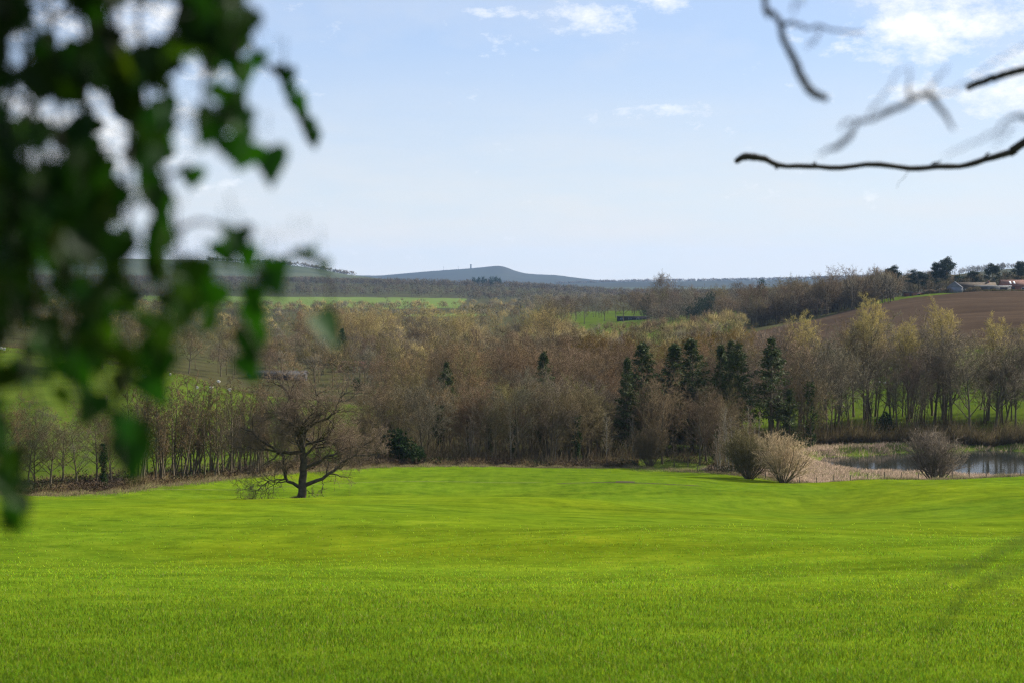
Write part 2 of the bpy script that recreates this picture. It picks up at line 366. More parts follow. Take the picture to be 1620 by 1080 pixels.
# ------------------------------------------------------------------ trees
TW = dict(brown=(.126, .088, .040), red=(.136, .090, .046), orange=(.178, .112, .046), olive=(.130, .106, .036), grey=(.130, .108, .066), yellow=(.33, .258, .075), gold=(.285, .216, .078), pink=(.165, .120, .070))
def bare_proto(seed, h=16.0, r0=.24, style='round', stems=1, twig=1.0):
    r = np.random.default_rng(seed); gt, gc = Geo(), Geo()
    stemP = []
    for s in range(stems):
        off = np.array([0, 0, 0.]) if stems == 1 else np.r_[r.normal(0, .5, 2), 0]
        lean = r.normal(0, .05 if stems == 1 else .12, 2)
        k = 9; t = np.linspace(0, 1, k)
        hh = h * (.86 if style != 'slender' else .95) * (1 if s == 0 else r.uniform(.7, .95))
        p = np.stack([off[0] + lean[0] * t * hh + np.cumsum(r.normal(0, .10, k)) * t, off[1] + lean[1] * t * hh + np.cumsum(r.normal(0, .10, k)) * t, t * hh - .35], -1)
        stemP.append(p)
    P0 = np.stack(stemP); R0 = (r0 / (1 if stems == 1 else 1.35)) * np.linspace(1, .1, 9)[None].repeat(stems, 0); R0[:, 0] *= 1.35
    gt.add(*tubes(P0, R0, 7, seed))
    if style == 'round':
        n1, a1, L1, up1, t0, sh = 17, .85, .40 * h, .12, .24, (lambda t: 1.15 - .85 * np.abs(t - .42))
        n2, n3, n4 = 7, 5, 5
    elif style == 'slender':
        n1, a1, L1, up1, t0, sh = int(20 / stems) + 6, .7, .16 * h, .16, .22, (lambda t: 1.25 - .75 * t)
        n2, n3, n4 = 5, 4, 3
    elif style == 'poplar':
        n1, a1, L1, up1, t0, sh = 28, .62, .34 * h, .20, .30, (lambda t: 1.15 - .65 * t)
        n2, n3, n4 = 8, 7, 5
    P1, R1 = grow(r, P0, R0, n1, t0, .98, a1, L1, 6, .13, up1, .55, .22, sh, None, True)
    gt.add(*tubes(P1, np.maximum(R1, .022), 5, seed + 1))
    P2, R2 = grow(r, P1, R1, n2, .22, .98, .75, .42, 5, .17, .08 if style != 'poplar' else .16, .6, .3, lambda t: 1.15 - .5 * t)
    gt2 = tubes(P2, np.maximum(R2, .018), 3, seed + 2); gc.add(*gt2)
    P3, R3 = grow(r, P2, R2, n3, .2, 1, .7, .5, 3, .2, .06 if style != 'poplar' else .2, .7, .4, lambda t: 1.15 - .4 * t, .03)
    gc.add(*tubes(P3, np.maximum(R3, .015), 3, seed + 3))
    P4, R4 = grow(r, P3, R3, n4, .2, 1, .65, .62, 2, .1, .05, .8, .4, None, .02)
    V, T = spikes(P4[:, 0], P4[:, 1], .019 * twig, seed + 4); gc.add(V, T=T)
    me_c = None
    if style == 'poplar':
        allV = np.concatenate(gc.V); f = np.clip((allV[:, 2] / h - .42) / .35, 0, 1)[:, None]
        col = np.array([.20, .150, .085]) * (1 - f) + np.array([.37, .29, .085]) * f
        gc.C = [col.astype(np.float32)]; gc.V = [allV]
    return [('trunk', gt.mesh('trunk', M['trunk'])), ('crown', gc.mesh('crown', M['twig']))]
def bush_proto(seed, h=6.0, w=3.0):
    """many stemmed willow: stems fanning from one stool, fine twigs above"""
    r = np.random.default_rng(seed); n = 26; k = 7
    az = r.uniform(0, 2 * PI, n); lean = r.uniform(.05, 1.35, n)
    d = np.stack([np.cos(az) * lean, np.sin(az) * lean, np.full(n, 1.0)], -1); d = norm(d)
    p = np.stack([np.cos(az) * .35 * r.uniform(0, 1, n), np.sin(az) * .35 * r.uniform(0, 1, n), np.full(n, -.2)], -1); ln = h * (r.uniform(.70, .90, n) * (1 - .06 * lean))[:, None] / (k - 1)
    out = [p]
    for s in range(k - 1):
        p = p + d * ln; out.append(p); d = norm(d + r.normal(0, .10, d.shape) + np.array([0, 0, .10]))
    P1 = np.stack(out, 1); R1 = np.linspace(.085, .02, k)[None].repeat(n, 0) * r.uniform(.6, 1.2, (n, 1))
    gt, gc = Geo(), Geo(); gt.add(*tubes(P1, R1, 5, seed))
    P2, R2 = grow(r, P1, R1, 11, .22, 1, .6, .36, 4, .14, .08, .6, .4, lambda t: 1.2 - .6 * t); gc.add(*tubes(P2, np.maximum(R2, .012), 3, seed + 1))
    P3, R3 = grow(r, P2, R2, 6, .15, 1, .5, .5, 3, .15, .08, .7, .5); gc.add(*tubes(P3, np.maximum(R3, .009), 3, seed + 2))
    P4, R4 = grow(r, P3, R3, 5, .15, 1, .5, .6, 2, .1, .05, .8, .4); V, T = spikes(P4[:, 0], P4[:, 1], .013, seed + 3); gc.add(V, T=T)
    return [('stem', gt.mesh('stem', M['trunk'])), ('crown', gc.mesh('crown', M['twig']))]
def tufts(r, C, n, size, droop=0.0, thick=.32, outward=None):
    """n needle or leaf sprays round each centre: thin faces in all directions"""
    m = len(C) * n; c = np.repeat(C, n, 0) + r.normal(0, size * .45, (m, 3))
    d = r.normal(size=(m, 3))
    if outward is not None: d = d + np.repeat(outward, n, 0) * 1.6
    d[:, 2] -= droop; d = norm(d); s = norm(np.cross(d, r.normal(size=(m, 3)))) * size * thick * r.uniform(.6, 1.3, (m, 1)); L = d * size * r.uniform(.7, 1.4, (m, 1))
    V = np.stack([c - s * .5, c + s * .5, c + s * .35 + L * .7, c + L, c - s * .5 + L * .6], 1)
    b = np.arange(m)[:, None] * 5
    return V.reshape(-1, 3), np.concatenate([b + [0, 1, 2], b + [0, 2, 4], b + [4, 2, 3]], 0), m
def spruce_proto(seed, h=21.0, w=3.4, bare=.15, gap=.12):
    r = np.random.default_rng(seed); gt, gc = Geo(), Geo(); k = 8
    t = np.linspace(0, 1, k); P0 = np.stack([np.cumsum(r.normal(0, .05, k)), np.cumsum(r.normal(0, .05, k)), t * h - .3], -1)[None]
    gt.add(*tubes(P0, (h * .0135) * np.linspace(1, .08, k)[None], 7, seed))
    nb = int(h * 11); z = h * (bare + (1 - bare) * r.uniform(0, 1, nb) ** 1.15); az = r.uniform(0, 2 * PI, nb)
    f = 1 - (z / h - bare) / (1 - bare); ln = 1.3 * w * (.03 + .97 * f ** .9) * r.uniform(.55, 1.15, nb)
    o = np.stack([np.cos(az), np.sin(az), np.zeros(nb)], -1)
    B = np.stack([np.zeros(nb), np.zeros(nb), z], -1); sl = (.35 - .75 * f)[:, None] * np.array([0, 0, 1]); pts = []
    K = 5
    for s in np.linspace(0, 1, K): pts.append(B + (o * s + sl * s + np.array([0, 0, .22]) * s * s) * ln[:, None])
    P1 = np.stack(pts, 1); gt.add(*tubes(P1, np.linspace(.05, .012, K)[None].repeat(nb, 0), 3, seed + 1))
    cen = []; out = []
    for s in (.3, .5, .68, .84, 1.0):
        i = s * (K - 1); a = int(min(i, K - 2)); q = P1[:, a] * (1 - (i - a)) + P1[:, a + 1] * (i - a)
        cen.append(q); out.append(o)
    C = np.concatenate(cen); O = np.concatenate(out); keep = r.uniform(0, 1, len(C)) > gap
    C, O = C[keep], O[keep]
    V, T, m = tufts(r, C, 7, .42, .55, .34, O)
    col = np.array([.042, .056, .012]) * r.uniform(.55, 1.7, (m, 1)); col = np.repeat(col, 5, 0)
    gc.add(V, T=T, C=col)
    return [('trunk', gt.mesh('trunk', M['trunk'])), ('crown', gc.mesh('crown', M['needle']))]
def pine_proto(seed, h=15.0, w=5.0):
    r = np.random.default_rng(seed); gt, gc = Geo(), Geo(); k = 8; t = np.linspace(0, 1, k)
    P0 = np.stack([np.cumsum(r.normal(0, .16, k)), np.cumsum(r.normal(0, .16, k)), t * h * .95 - .3], -1)[None]; R0 = .27 * np.linspace(1, .2, k)[None]
    gt.add(*tubes(P0, R0, 7, seed))
    P1, R1 = grow(r, P0, R0, 15, .36, 1, 1.05, w * .72, 5, .2, .13, .5, .3, lambda t: 1.25 - .75 * np.abs(t - .5) * 2 * .8, None, True); gt.add(*tubes(P1, R1, 4, seed + 1))
    P2, R2 = grow(r, P1, R1, 6, .45, 1.0, .8, .34, 3, .2, .2, .6, .4); gt.add(*tubes(P2, R2, 3, seed + 2))
    C = np.concatenate([P2[:, -1], P2[:, 1], P1[:, -1], P0[:, -1]]); C = np.repeat(C, 5, 0) + r.normal(0, .42, (len(C) * 5, 3)) * [1, 1, .5]
    V, T, m = tufts(r, C, 7, .5, -.3, .3)
    gc.add(V, T=T, C=np.repeat(np.array([.020, .034, .016]) * r.uniform(.6, 1.6, (m, 1)), 5, 0))
    return [('trunk', gt.mesh('trunk', M['trunk'])), ('crown', gc.mesh('crown', M['needle']))]
def evergreen_proto(seed, h=5.0, w=2.4, col=(.020, .036, .012), lo=.08, n=420):
    """holly or yew: dense leafy mass on a short stem"""
    r = np.random.default_rng(seed); gt, gc = Geo(), Geo(); k = 6
    P0 = np.stack([np.cumsum(r.normal(0, .08, k)), np.cumsum(r.normal(0, .08, k)), np.linspace(-.2, h * .85, k)], -1)[None]; R0 = .14 * np.linspace(1, .2, k)[None]
    gt.add(*tubes(P0, R0, 6, seed)); P1, R1 = grow(r, P0, R0, 16, .12, 1, .95, w * .8, 4, .2, .12, .5, .3, lambda t: 1.2 - .7 * t, None, True); gt.add(*tubes(P1, R1, 3, seed + 1))
    blobs = np.stack([r.normal(0, w * .38, 14), r.normal(0, w * .38, 14), h * r.uniform(.25, .85, 14)], -1)
    d = norm(r.normal(size=(n, 3))); C = blobs[r.integers(0, 14, n)] + d * (w * .42) * r.uniform(.5, 1.05, (n, 1)) * [1, 1, 1.15]
    C[:, 2] = np.abs(C[:, 2] - h * lo) + h * lo
    V, T, m = tufts(r, C, 9, .30, .2, .5, d)
    gc.add(V, T=T, C=np.repeat(np.array(col) * r.uniform(.5, 1.7, (m, 1)), 5, 0))
    return [('trunk', gt.mesh('trunk', M['trunk'])), ('crown', gc.mesh('crown', M['leaf']))]
def ivy_part(seed, h, z0=.05, z1=.6, w=.9, name='ivy'):
    r = np.random.default_rng(seed); n = 300; z = h * r.uniform(z0, z1, n); a = r.uniform(0, 6.28, n); q = w * r.uniform(.3, 1, n) * (1.1 + .5 * np.sin(z * 1.3))
    C = np.stack([np.cos(a) * q, np.sin(a) * q, z], -1); V, T, m = tufts(r, C, 8, .30, .3, .5); g = Geo()
    g.add(V, T=T, C=np.repeat(np.array([.022, .042, .010]) * r.uniform(.5, 1.6, (m, 1)), 5, 0)); return (name, g.mesh(name, M['leaf']))

def plant(proto, name, cat, label, x, y, s=1.0, col=(1, 1, 1), group=None, rz=None, z=None, tint='crown'):
    z = float(zf(x, y)) if z is None else z
    o = empty(name, (x, y, z), rng.uniform(0, 6.28) if rz is None else rz, s)
    tag(o, label, cat, group)
    for n, me in proto:
        c = link(n, me, o)
        if n == tint: c.color = (*col, 1)
    return o
def jit(c, v=.30):
    c = np.array(c) * rng.uniform(1 - v, 1 + v) * rng.uniform(.93, 1.07, 3); return tuple(float(q) for q in c)

BARE = [bare_proto(100 + i, 16, .23 + .02 * (i % 3), 'round', 1 if i % 3 else 2) for i in range(8)]
SLEN = [bare_proto(200 + i, 14.5, .17, 'slender', 1 + (i % 3)) for i in range(5)]
POP = [bare_proto(300 + i, 26, .34, 'poplar') for i in range(4)]
SPR = [spruce_proto(400, 21, 4.6, .18), spruce_proto(401, 21, 3.0, .1, .2), spruce_proto(402, 21, 3.9, .3, .3)]
PINE = [pine_proto(500 + i, 15, 5) for i in range(3)]
BUSH = [bush_proto(600 + i) for i in range(3)]
HOL = [evergreen_proto(700 + i) for i in range(3)]
YEW = [evergreen_proto(720 + i, 14, 7, (.016, .028, .014), .06, 1200) for i in range(2)]
print('protos', time.time() - T00)

# --- the oak in the crop
def oak():
    r = np.random.default_rng(42); gt, gc = Geo(), Geo()
    S = 195 / F / 4.05
    def tr(pts, dep, r0, r1, n=12):
        q = np.array(pts, float); L = np.stack([(q[:, 0] - 505) * S, np.linspace(0, 1, len(q)) ** 1.0 * dep, (995 - q[:, 1]) * S], -1)
        p = smoothline(L, n) + np.r_[np.zeros((2, 3)), r.normal(0, .10, (n - 2, 3))]
        return p, np.linspace(r0, r1, n)
    limbs = [
     tr([(505, 1010), (507, 960), (513, 900), (520, 800), (518, 720), (512, 650)], 0, .66, .40),
     tr([(512, 655), (500, 600), (478, 550), (440, 490), (400, 450), (340, 425), (265, 440)], -.8, .30, .07),
     tr([(480, 555), (465, 480), (450, 400), (420, 320), (390, 270), (360, 235)], 1.4, .24, .05),
     tr([(512, 650), (522, 590), (540, 540), (590, 480), (612, 400), (600, 320), (590, 250)], .8, .30, .06),
     tr([(535, 548), (600, 500), (690, 455), (740, 390), (775, 330), (800, 300)], -1.6, .22, .05),
     tr([(510, 560), (490, 480), (470, 400), (480, 330), (500, 260)], 2.4, .2, .05),
     tr([(515, 690), (440, 690), (370, 690), (310, 640), (240, 590), (190, 545), (140, 515)], -1.8, .28, .06),
     tr([(370, 690), (300, 670), (230, 662), (150, 648), (95, 640)], -3.0, .15, .04),
     tr([(522, 720), (580, 660), (650, 610), (700, 540), (750, 480)], 2.2, .22, .05),
     tr([(525, 790), (600, 760), (680, 715), (780, 668), (880, 650), (960, 625)], 1.2, .24, .05),
     tr([(530, 900), (580, 880), (650, 850), (700, 815), (745, 780), (800, 735), (880, 700), (990, 690)], -1.0, .30, .06),
     tr([(495, 915), (450, 885), (412, 860), (398, 820), (405, 765), (395, 710), (370, 660)], -.8, .26, .07),
     tr([(400, 862), (360, 868), (300, 872), (250, 900), (210, 950)], -2.2, .11, .03),
     tr([(395, 858), (350, 885), (300, 915), (250, 960)], -1.4, .08, .02),
     tr([(640, 858), (648, 900), (640, 950)], -.8, .06, .02),
     tr([(510, 930), (560, 950), (575, 975)], .5, .05, .02)]
    # limbs that run towards and away from the viewer
    for i in range(7):
        a = r.uniform(-.6, .6) + (PI / 2 if i % 2 else -PI / 2); z0 = r.uniform(5.2, 8.8); k = 12; p = np.array([.2, 0, z0]); d = norm(np.array([math.cos(a), math.sin(a), r.uniform(.5, 1.3)])); pts = [p]
        for s in range(k - 1):
            p = p + d * r.uniform(5.0, 7.5) / k * 1.1; pts.append(p); d = norm(d + r.normal(0, .22, 3) + [0, 0, .03])
        limbs.append((np.array(pts), np.linspace(.22, .05, k)))
    P = np.stack([l[0] for l in limbs]); R = np.stack([l[1] for l in limbs])
    R[0, :2] *= [1.25, 1.08]
    gt.add(*tubes(P, R, 9, 1))
    Pb, Rb = P[1:], R[1:]
    pl = np.linalg.norm(np.diff(Pb, axis=1), axis=-1).sum(1); big = pl > 4.2
    for q, n1, l1, n2, n3, n4 in ((big, 15, 3.5, 6, 5, 4), (~big, 5, 1.2, 3, 3, 3)):
        P1, R1 = grow(r, Pb[q], Rb[q], n1, .25, 1.0, .82, l1, 7, .27, .05 if n1 > 6 else -.02, .6, .3, lambda t: 1.1 - .25 * t, .11, True); gt.add(*tubes(P1, np.maximum(R1, .026), 5, 2))
        P2, R2 = grow(r, P1, R1, n2, .2, 1, .8, .5, 5, .28, .03, .62, .4, lambda t: 1.2 - .5 * t, .045); gc.add(*tubes(P2, np.maximum(R2, .017), 4, 3), C=(.75, .75, .75))
        P3, R3 = grow(r, P2, R2, n3, .2, 1, .8, .55, 4, .25, .0, .7, .5, None, .024); gc.add(*tubes(P3, np.maximum(R3, .010), 3, 4), C=(.9, .9, .9))
        P4, R4 = grow(r, P3, R3, n4, .2, 1, .75, .6, 2, .2, .0, .8, .5, None, .02); V, T = spikes(P4[:, 0], P4[:, 1], .011, 5); gc.add(V, T=T)
    gc.C = [c * np.array((.185, .130, .082), np.float32) for c in gc.C]
    x, y = X(475, 195), 195.0
    o = empty('oak_tree', (x, y, float(zf(x, y)))); tag(o, 'large gnarled bare oak standing alone in the green crop field', 'tree')
    link('trunk', gt.mesh('trunk', M['oakbark']), o); link('crown', gc.mesh('crown', M['twig']), o)
oak()

# --- slender row at the left edge of the field
g_row = 'slender bare trees in the row along the left field edge'
for i in range(46):
    px = 205 + i * 4.9 + rng.uniform(-5, 5); d = edge(px) + rng.uniform(3, 11)
    h = rng.uniform(12.5, 17.5)
    plant(SLEN[i % 5], 'slender_tree', 'tree', 'thin straight bare tree in the row left of the lone oak along the field edge', X(px, d), d, h / 14.5, jit(TW['brown']), g_row)
for px, h, c in ((30, 12, 'grey'), (52, 9, 'pink'), (75, 10, 'brown'), (96, 11, 'brown'), (120, 10, 'grey'), (150, 12, 'pink'), (172, 11, 'brown'), (8, 13, 'brown'), (-25, 13, 'brown'), (-60, 12, 'brown'), (-95, 13, 'grey')):
    d = edge(px) + rng.uniform(4, 9)
    plant(BARE[int(rng.integers(0, 8))], 'bare_tree', 'tree', 'small twiggy bare tree at the field edge behind the hanging ivy', X(px, d), d, h / 16, jit(TW[c]), 'small bare trees at the far left field edge')
d = edge(161) + 5
plant(SLEN[0] + [ivy_part(31, 14.5, .02, .62, .55)], 'ivy_clad_tree', 'tree', 'thin tree wrapped in dark ivy at the left field edge under the hanging leaves', X(161, d), d, .72, jit(TW['brown']))

# --- central wood
def wood(n, pxa, pxb, da, db, ha, hb, cols, label, group, name='bare_tree', protos=BARE, base=16.0, avoid=None, edge_rel=False):
    k = 0; pts = []
    tries = 0
    while k < n and tries < n * 60:
        tries += 1
        px = rng.uniform(pxa, pxb); d = rng.uniform(da, db) + (edge(px) if edge_rel else 0); x = X(px, d)
        if avoid and avoid(px, d): continue
        mind = 2.2 if d < 400 else (4 if d < 700 else 7)
        if any((x - a) ** 2 + (d - b) ** 2 < mind ** 2 for a, b in pts): continue
        pts.append((x, d)); k += 1
        c = cols[int(rng.integers(0, len(cols)))]
        s = rng.uniform(ha, hb) / base
        plant(protos[int(rng.integers(0, len(protos)))], name, 'tree', label, x, d, (s * rng.uniform(.85, 1.15), s * rng.uniform(.85, 1.15), s), jit(TW[c]), group)
wood(44, 590, 1185, 8, 40, 11.5, 17, ['brown', 'brown', 'red', 'olive', 'pink', 'grey'], 'brown bare tree in the front of the central wood behind the crop field', 'bare trees along the front of the central wood', edge_rel=True)
wood(16, 380, 610, 6, 22, 6, 10, ['brown', 'red', 'olive'], 'low bare tree behind the lone oak at the field edge', 'low bare trees behind the oak', edge_rel=True)
wood(50, 600, 1190, 312, 400, 14, 19, ['brown', 'red', 'red', 'orange', 'olive'], 'russet brown bare tree in the middle of the central wood', 'bare trees in the middle of the central wood')
wood(14, 690, 1010, 330, 400, 17, 20, ['orange', 'orange', 'red'], 'orange twigged bare tree rising in the central wood', 'orange twigged trees in the central wood')
wood(26, 560, 1190, 400, 520, 15, 20, ['brown', 'olive', 'grey', 'brown'], 'grey brown bare tree deep in the central wood', 'bare trees deep in the central wood')
wood(26, 60, 640, 430, 600, 10, 16, ['brown', 'grey', 'olive', 'red'], 'bare tree above the left pasture beyond the lone oak', 'bare trees above the left pasture')
wood(28, 880, 1190, 385, 440, 17, 22, ['yellow', 'gold'], 'yellow twigged upright tree behind the dark conifers', 'yellow twigged trees behind the conifers', 'poplar_tree', POP, 26.0)
wood(20, 470, 600, 640, 760, 17, 22, ['gold', 'gold', 'orange'], 'golden twigged willow beyond the small dark spruce on the left', 'golden willows beyond the left spruce', 'willow_tree', BARE, 16.0)
wood(24, 590, 930, 640, 780, 17, 22, ['gold', 'gold', 'yellow', 'pink'], 'golden brown willow in the back row of the central wood', 'golden willows at the back of the central wood', 'willow_tree', BARE, 16.0)
wood(56, 1175, 1680, 313, 352, 14, 22.5, ['pink', 'pink', 'grey', 'grey'], 'tall bare tree in the belt behind the pond', 'bare trees in the belt behind the pond', protos=SLEN + BARE[:5], base=15.0)
wood(22, 1185, 1415, 770, 930, 19, 25, ['brown', 'grey', 'red', 'brown'], 'bare tree in the dense grove below the ridge above the brown field', 'bare trees in the grove above the ploughed field')
wood(26, 865, 1020, 1060, 1420, 15, 22, ['brown', 'grey', 'red'], 'distant bare park tree on pale grass near the long dark building', 'bare park trees near the long building')
wood(24, 1020, 1190, 1000, 1350, 16, 24, ['brown', 'grey', 'red', 'olive'], 'distant bare tree between the dark evergreens and the horizon', 'distant bare trees beside the dark evergreens')
IVYP = [ivy_part(60 + i, 16, .0, .55 + .1 * i, .7 + .15 * i) for i in range(3)]
for k in range(13):
    px = 605 + k * 44 + rng.uniform(-14, 14); d = edge(px) + rng.uniform(9, 45)
    if 1040 < px < 1120: d += 22
    plant(BARE[k % 8] + [IVYP[k % 3]], 'ivy_clad_tree', 'tree', 'ivy clad bare tree among the brown trees of the central wood', X(px, d), d, rng.uniform(.72, 1.0), jit(TW['brown']), 'ivy clad trees in the central wood')
M['birchbark'] = colmat('pale_bark', (.27, .24, .19))
BIR = []
for i in range(2):
    b_ = bare_proto(230 + i, 14.5, .15, 'slender', 1 + i); b_[0][1].materials.clear(); b_[0][1].materials.append(M['birchbark']); BIR.append(b_)
for k in range(15):
    px = rng.uniform(600, 1200); d = edge(px) + (rng.uniform(4, 16) if not 1010 < px < 1130 else rng.uniform(24, 34))
    plant(BIR[k % 2], 'pale_stemmed_tree', 'tree', 'slender tree with a pale stem at the front of the central wood', X(px, d), d, rng.uniform(.5, .95), jit(TW['pink']), 'pale stemmed trees at the front of the central wood')
# single trees one can point to
def one(proto, name, label, px, d, h, base, col, ps=1.0, cat='tree'):
    s = h / base; ps = ps * 1.25 if name == 'spruce_tree' else ps; return plant(proto, name, cat, label, X(px, d), d, (s * ps, s * ps, s), jit(TW[col], .05) if isinstance(col, str) else col)
one(BARE[1], 'bare_tree', 'tall spreading bare tree rising above the middle of the central wood', 872, 520, 27, 16, 'brown', 1.0)
one(BARE[4], 'bare_tree', 'dark bare tree with open branches left of the yellow twigged trees', 915, 480, 20, 16, 'brown', 1.1)
one(BARE[2], 'bare_tree', 'domed russet tree standing alone below the dark evergreens', 1148, 850, 18.5, 16, 'red', 1.05)
one(BARE[5], 'bare_tree', 'small pale bare tree in front of the red roofed shed', 590, 430, 11, 16, 'olive', 1.0)
one(BARE[6], 'bare_tree', 'tall round headed bare tree breaking the horizon right of the far hill', 1047, 1150, 34, 16, 'brown', .75)
one(BARE[7], 'bare_tree', 'low spreading bare tree right of the long dark building', 1058, 900, 12, 16, 'brown', 1.5)
one(SLEN[0], 'bare_sapling', 'small bare sapling on the green strip, left of a pair', 1068, 272, 6.6, 14.5, 'pink', 1.2)
one(SLEN[3], 'bare_sapling', 'small pale stemmed sapling on the green strip, right of a pair', 1090, 272, 7.0, 14.5, 'red', 1.2)
one(BUSH[0], 'bare_bush', 'tall narrow bare bush left of the two saplings', 1030, 273, 8.6, 6, 'brown', .75, 'bush')
one(BUSH[1], 'willow_bush', 'round brown willow bush at the edge of the reeds beside a paler one', 1187, 247.5, 9.3, 6, 'olive', .95, 'bush')
one(BUSH[2], 'willow_bush', 'pale sunlit willow bush beside the reeds', 1241, 243, 9.3, 6, (.34, .25, .135), .95, 'bush')
one(BUSH[0], 'willow_bush', 'large rounded grey brown bush in front of the pond', 1484, 246, 10.0, 6, (.15, .115, .078), 1.0, 'bush')
for (px, top, d, lab) in ((1268, 497, 340, 'yellow topped poplar, first of the row counting from the conifers'), (1372, 470, 345, 'yellow topped poplar, tallest and broadest of the belt behind the pond'), (1440, 508, 335, 'slim yellow topped poplar between two broader ones behind the pond'), (1494, 484, 338, 'yellow topped poplar with a clean pale trunk above the grey bush'), (1565, 497, 335, 'yellow topped poplar standing above the open end of the pond'), (1352, 520, 352, 'lower yellow tipped poplar close behind the tallest one'), (1640, 500, 338, 'yellow topped poplar cut by the edge of the view')):
    x = X(px, d); h = (HZ - top) / F * d - float(zf(x, d)); one(POP[int(px) % 4], 'poplar_tree', lab, px, d, h, 26, (1, 1, 1), 1.0)
for (px, top, d, k, ps, lab) in ((993, 566, 292, 1, .8, 'narrow dark spruce, first of the conifers from the wood side'), (1017, 543, 297, 0, 1.0, 'broad green spruce with a pointed top beside a narrow dark one'), (1068, 545, 300, 1, 1.25, 'dark dense spruce left in a touching pair'), (1095, 538, 303, 0, 1.0, 'taller spruce right in a touching pair'),
     (1141, 546, 300, 1, .9, 'slim dark spruce, leftmost in a cluster of three'), (1157, 541, 304, 2, .8, 'slim spruce with a bare lower trunk in the middle of three'), (1168, 545, 299, 2, .85, 'spruce with a bare lower trunk, rightmost in a cluster of three'), (1222, 536, 300, 2, .9, 'thin topped spruce standing by itself before the poplars'),
     (860, 557, 318, 0, .75, 'small bright green spruce top showing above the brown wood'), (706, 574, 300, 2, .7, 'ragged green conifer top at the left of the central wood'), (541, 520, 620, 1, 1.25, 'small compact dark spruce far behind the lone oak'), (1250, 616, 300, 1, 1.1, 'short dark spruce beside the thick ivy trunk')):
    x = X(px, d); h = (HZ - top) / F * d - float(zf(x, d)); one(SPR[k], 'spruce_tree', lab, px, d, h, 21, (1, 1, 1), ps)
one(BARE[3] + [ivy_part(5, 16, .0, .78, 1.1)], 'ivy_clad_tree', 'thick trunked tree smothered in dark ivy left of the poplars', 1283, 305, 18, 16, 'brown', .9)
one(BARE[6] + [ivy_part(6, 16, .3, .8, 1.6)], 'ivy_clad_tree', 'ivy covered tree half hidden in the central wood', 845, 288, 15.5, 16, 'brown', .9)
one(BARE[2] + [ivy_part(7, 16, .05, .7, .9)], 'ivy_clad_tree', 'ivy covered trunk left of the narrow dark spruce', 914, 279, 13.5, 16, 'brown', .9)
for (px, d, h, k, lab) in ((632, 262, 6.5, 0, 'dark green holly at the front corner of the central wood'), (665, 264, 3.2, 1, 'low green shrub at the foot of the central wood'), (1135, 292, 5.5, 2, 'dark evergreen shrub in deep shade behind the two saplings'), (1405, 318, 5.0, 1, 'dark flat topped shrub behind the pond'), (565, 450, 5, 0, 'round dark shrub near the red roofed shed')):
    one(HOL[k], 'evergreen_shrub', lab, px, d, h, 5, (1, 1, 1), 1.0, 'shrub')
for (px, d, h, k, ps, lab) in ((1023, 1080, 20, 0, .6, 'tall dark evergreen beside the long dark building'), (1100, 930, 17, 1, .9, 'broad dark yew among the far trees'), (1122, 960, 20, 0, .7, 'dark pointed evergreen right of the broad yew'), (1200, 860, 24, 1, .5, 'round dark holm oak breaking the skyline at the left of the grove'), (598, 640, 9, 0, .7, 'dark evergreen left of the golden willows'), (822, 1650, 14, 1, .8, 'tiny dark evergreen clump beyond the golden willows')):
    one(YEW[k], 'evergreen_tree', lab, px, d, h, 14, (1.1, 1.1, 1.25), ps)
for (px, top, d, k, ps, lab) in ((1413, 424, 880, 0, 1.2, 'scots pine at the end of the bare grove'), (1452, 431, 900, 1, 1.6, 'low scots pine behind the small brick shed'), (1478, 420, 890, 2, 1.4, 'scots pine left in the big pair on the ridge'), (1497, 413, 885, 1, 1.3, 'tallest scots pine on the ridge by the grey house'), (1568, 420, 905, 0, 1.25, 'scots pine behind the long white roofed shed'), (1537, 432, 910, 2, 1.7, 'low dark pine behind the grey house'), (1610, 418, 900, 2, 1.3, 'scots pine behind the red brick barn'), (1640, 424, 900, 1, 1.0, 'scots pine cut by the edge of the view above the barn')):
    x = X(px, d); h = (HZ - top) / F * d - float(zf(x, d)); one(PINE[k], 'scots_pine', lab, px, d, h, 15, (1, 1, 1), ps)
print('trees', time.time() - T00)

# ------------------------------------------------------------------ growth nobody could count
def far_wood(name, pos, hs, ws, cols, nsp, thick, trunk=True, low=.60):
    """one mass of many small crowns, each built of spikes on a stem"""
    n = len(pos); r = np.random.default_rng(len(name) + n)
    z = zf(pos[:, 0], pos[:, 1]); base = np.c_[pos, z]
    d = norm(r.normal(size=(n, nsp, 3))); rr = r.uniform(.25, 1, (n, nsp, 1)) ** .5
    if low > .5: d[..., 2] = np.where(d[..., 2] < -.5, -d[..., 2], d[..., 2])
    c = base[:, None] + np.array([0, 0, low])[None, None] * hs[:, None, None]
    ext = np.stack([ws * .5, ws * .5, hs * .38], -1)[:, None]
    lump = 1 + .25 * np.sin(d[..., :1] * 5 + r.uniform(0, 6, (n, 1, 1))) * np.cos(d[..., 2:] * 4 + r.uniform(0, 6, (n, 1, 1)))
    B = c + d * rr * ext * lump * .8
    L = (d * .7 + np.array([0, 0, .55]) + r.normal(0, .45, d.shape)) * (hs * .13)[:, None, None]
    V, T = spikes(B.reshape(-1, 3), (B + L).reshape(-1, 3), np.repeat(thick, n * nsp) * r.uniform(.6, 1.3, n * nsp), 3)
    C = np.repeat((cols[:, None] * r.uniform(.75, 1.25, (n, nsp, 1))).reshape(-1, 3), 4, 0)
    g = Geo(); g.add(V, T=T, C=C)
    if trunk:
        V, T = spikes(base - [0, 0, .5], base + np.array([0, 0, 1.]) * hs[:, None] * .8, hs * .018, 4); g.add(V, T=T, C=np.repeat(cols * .7, 4, 0))
    return tag(link(name, g.mesh(name, M['stuff'], True)), kind='stuff')
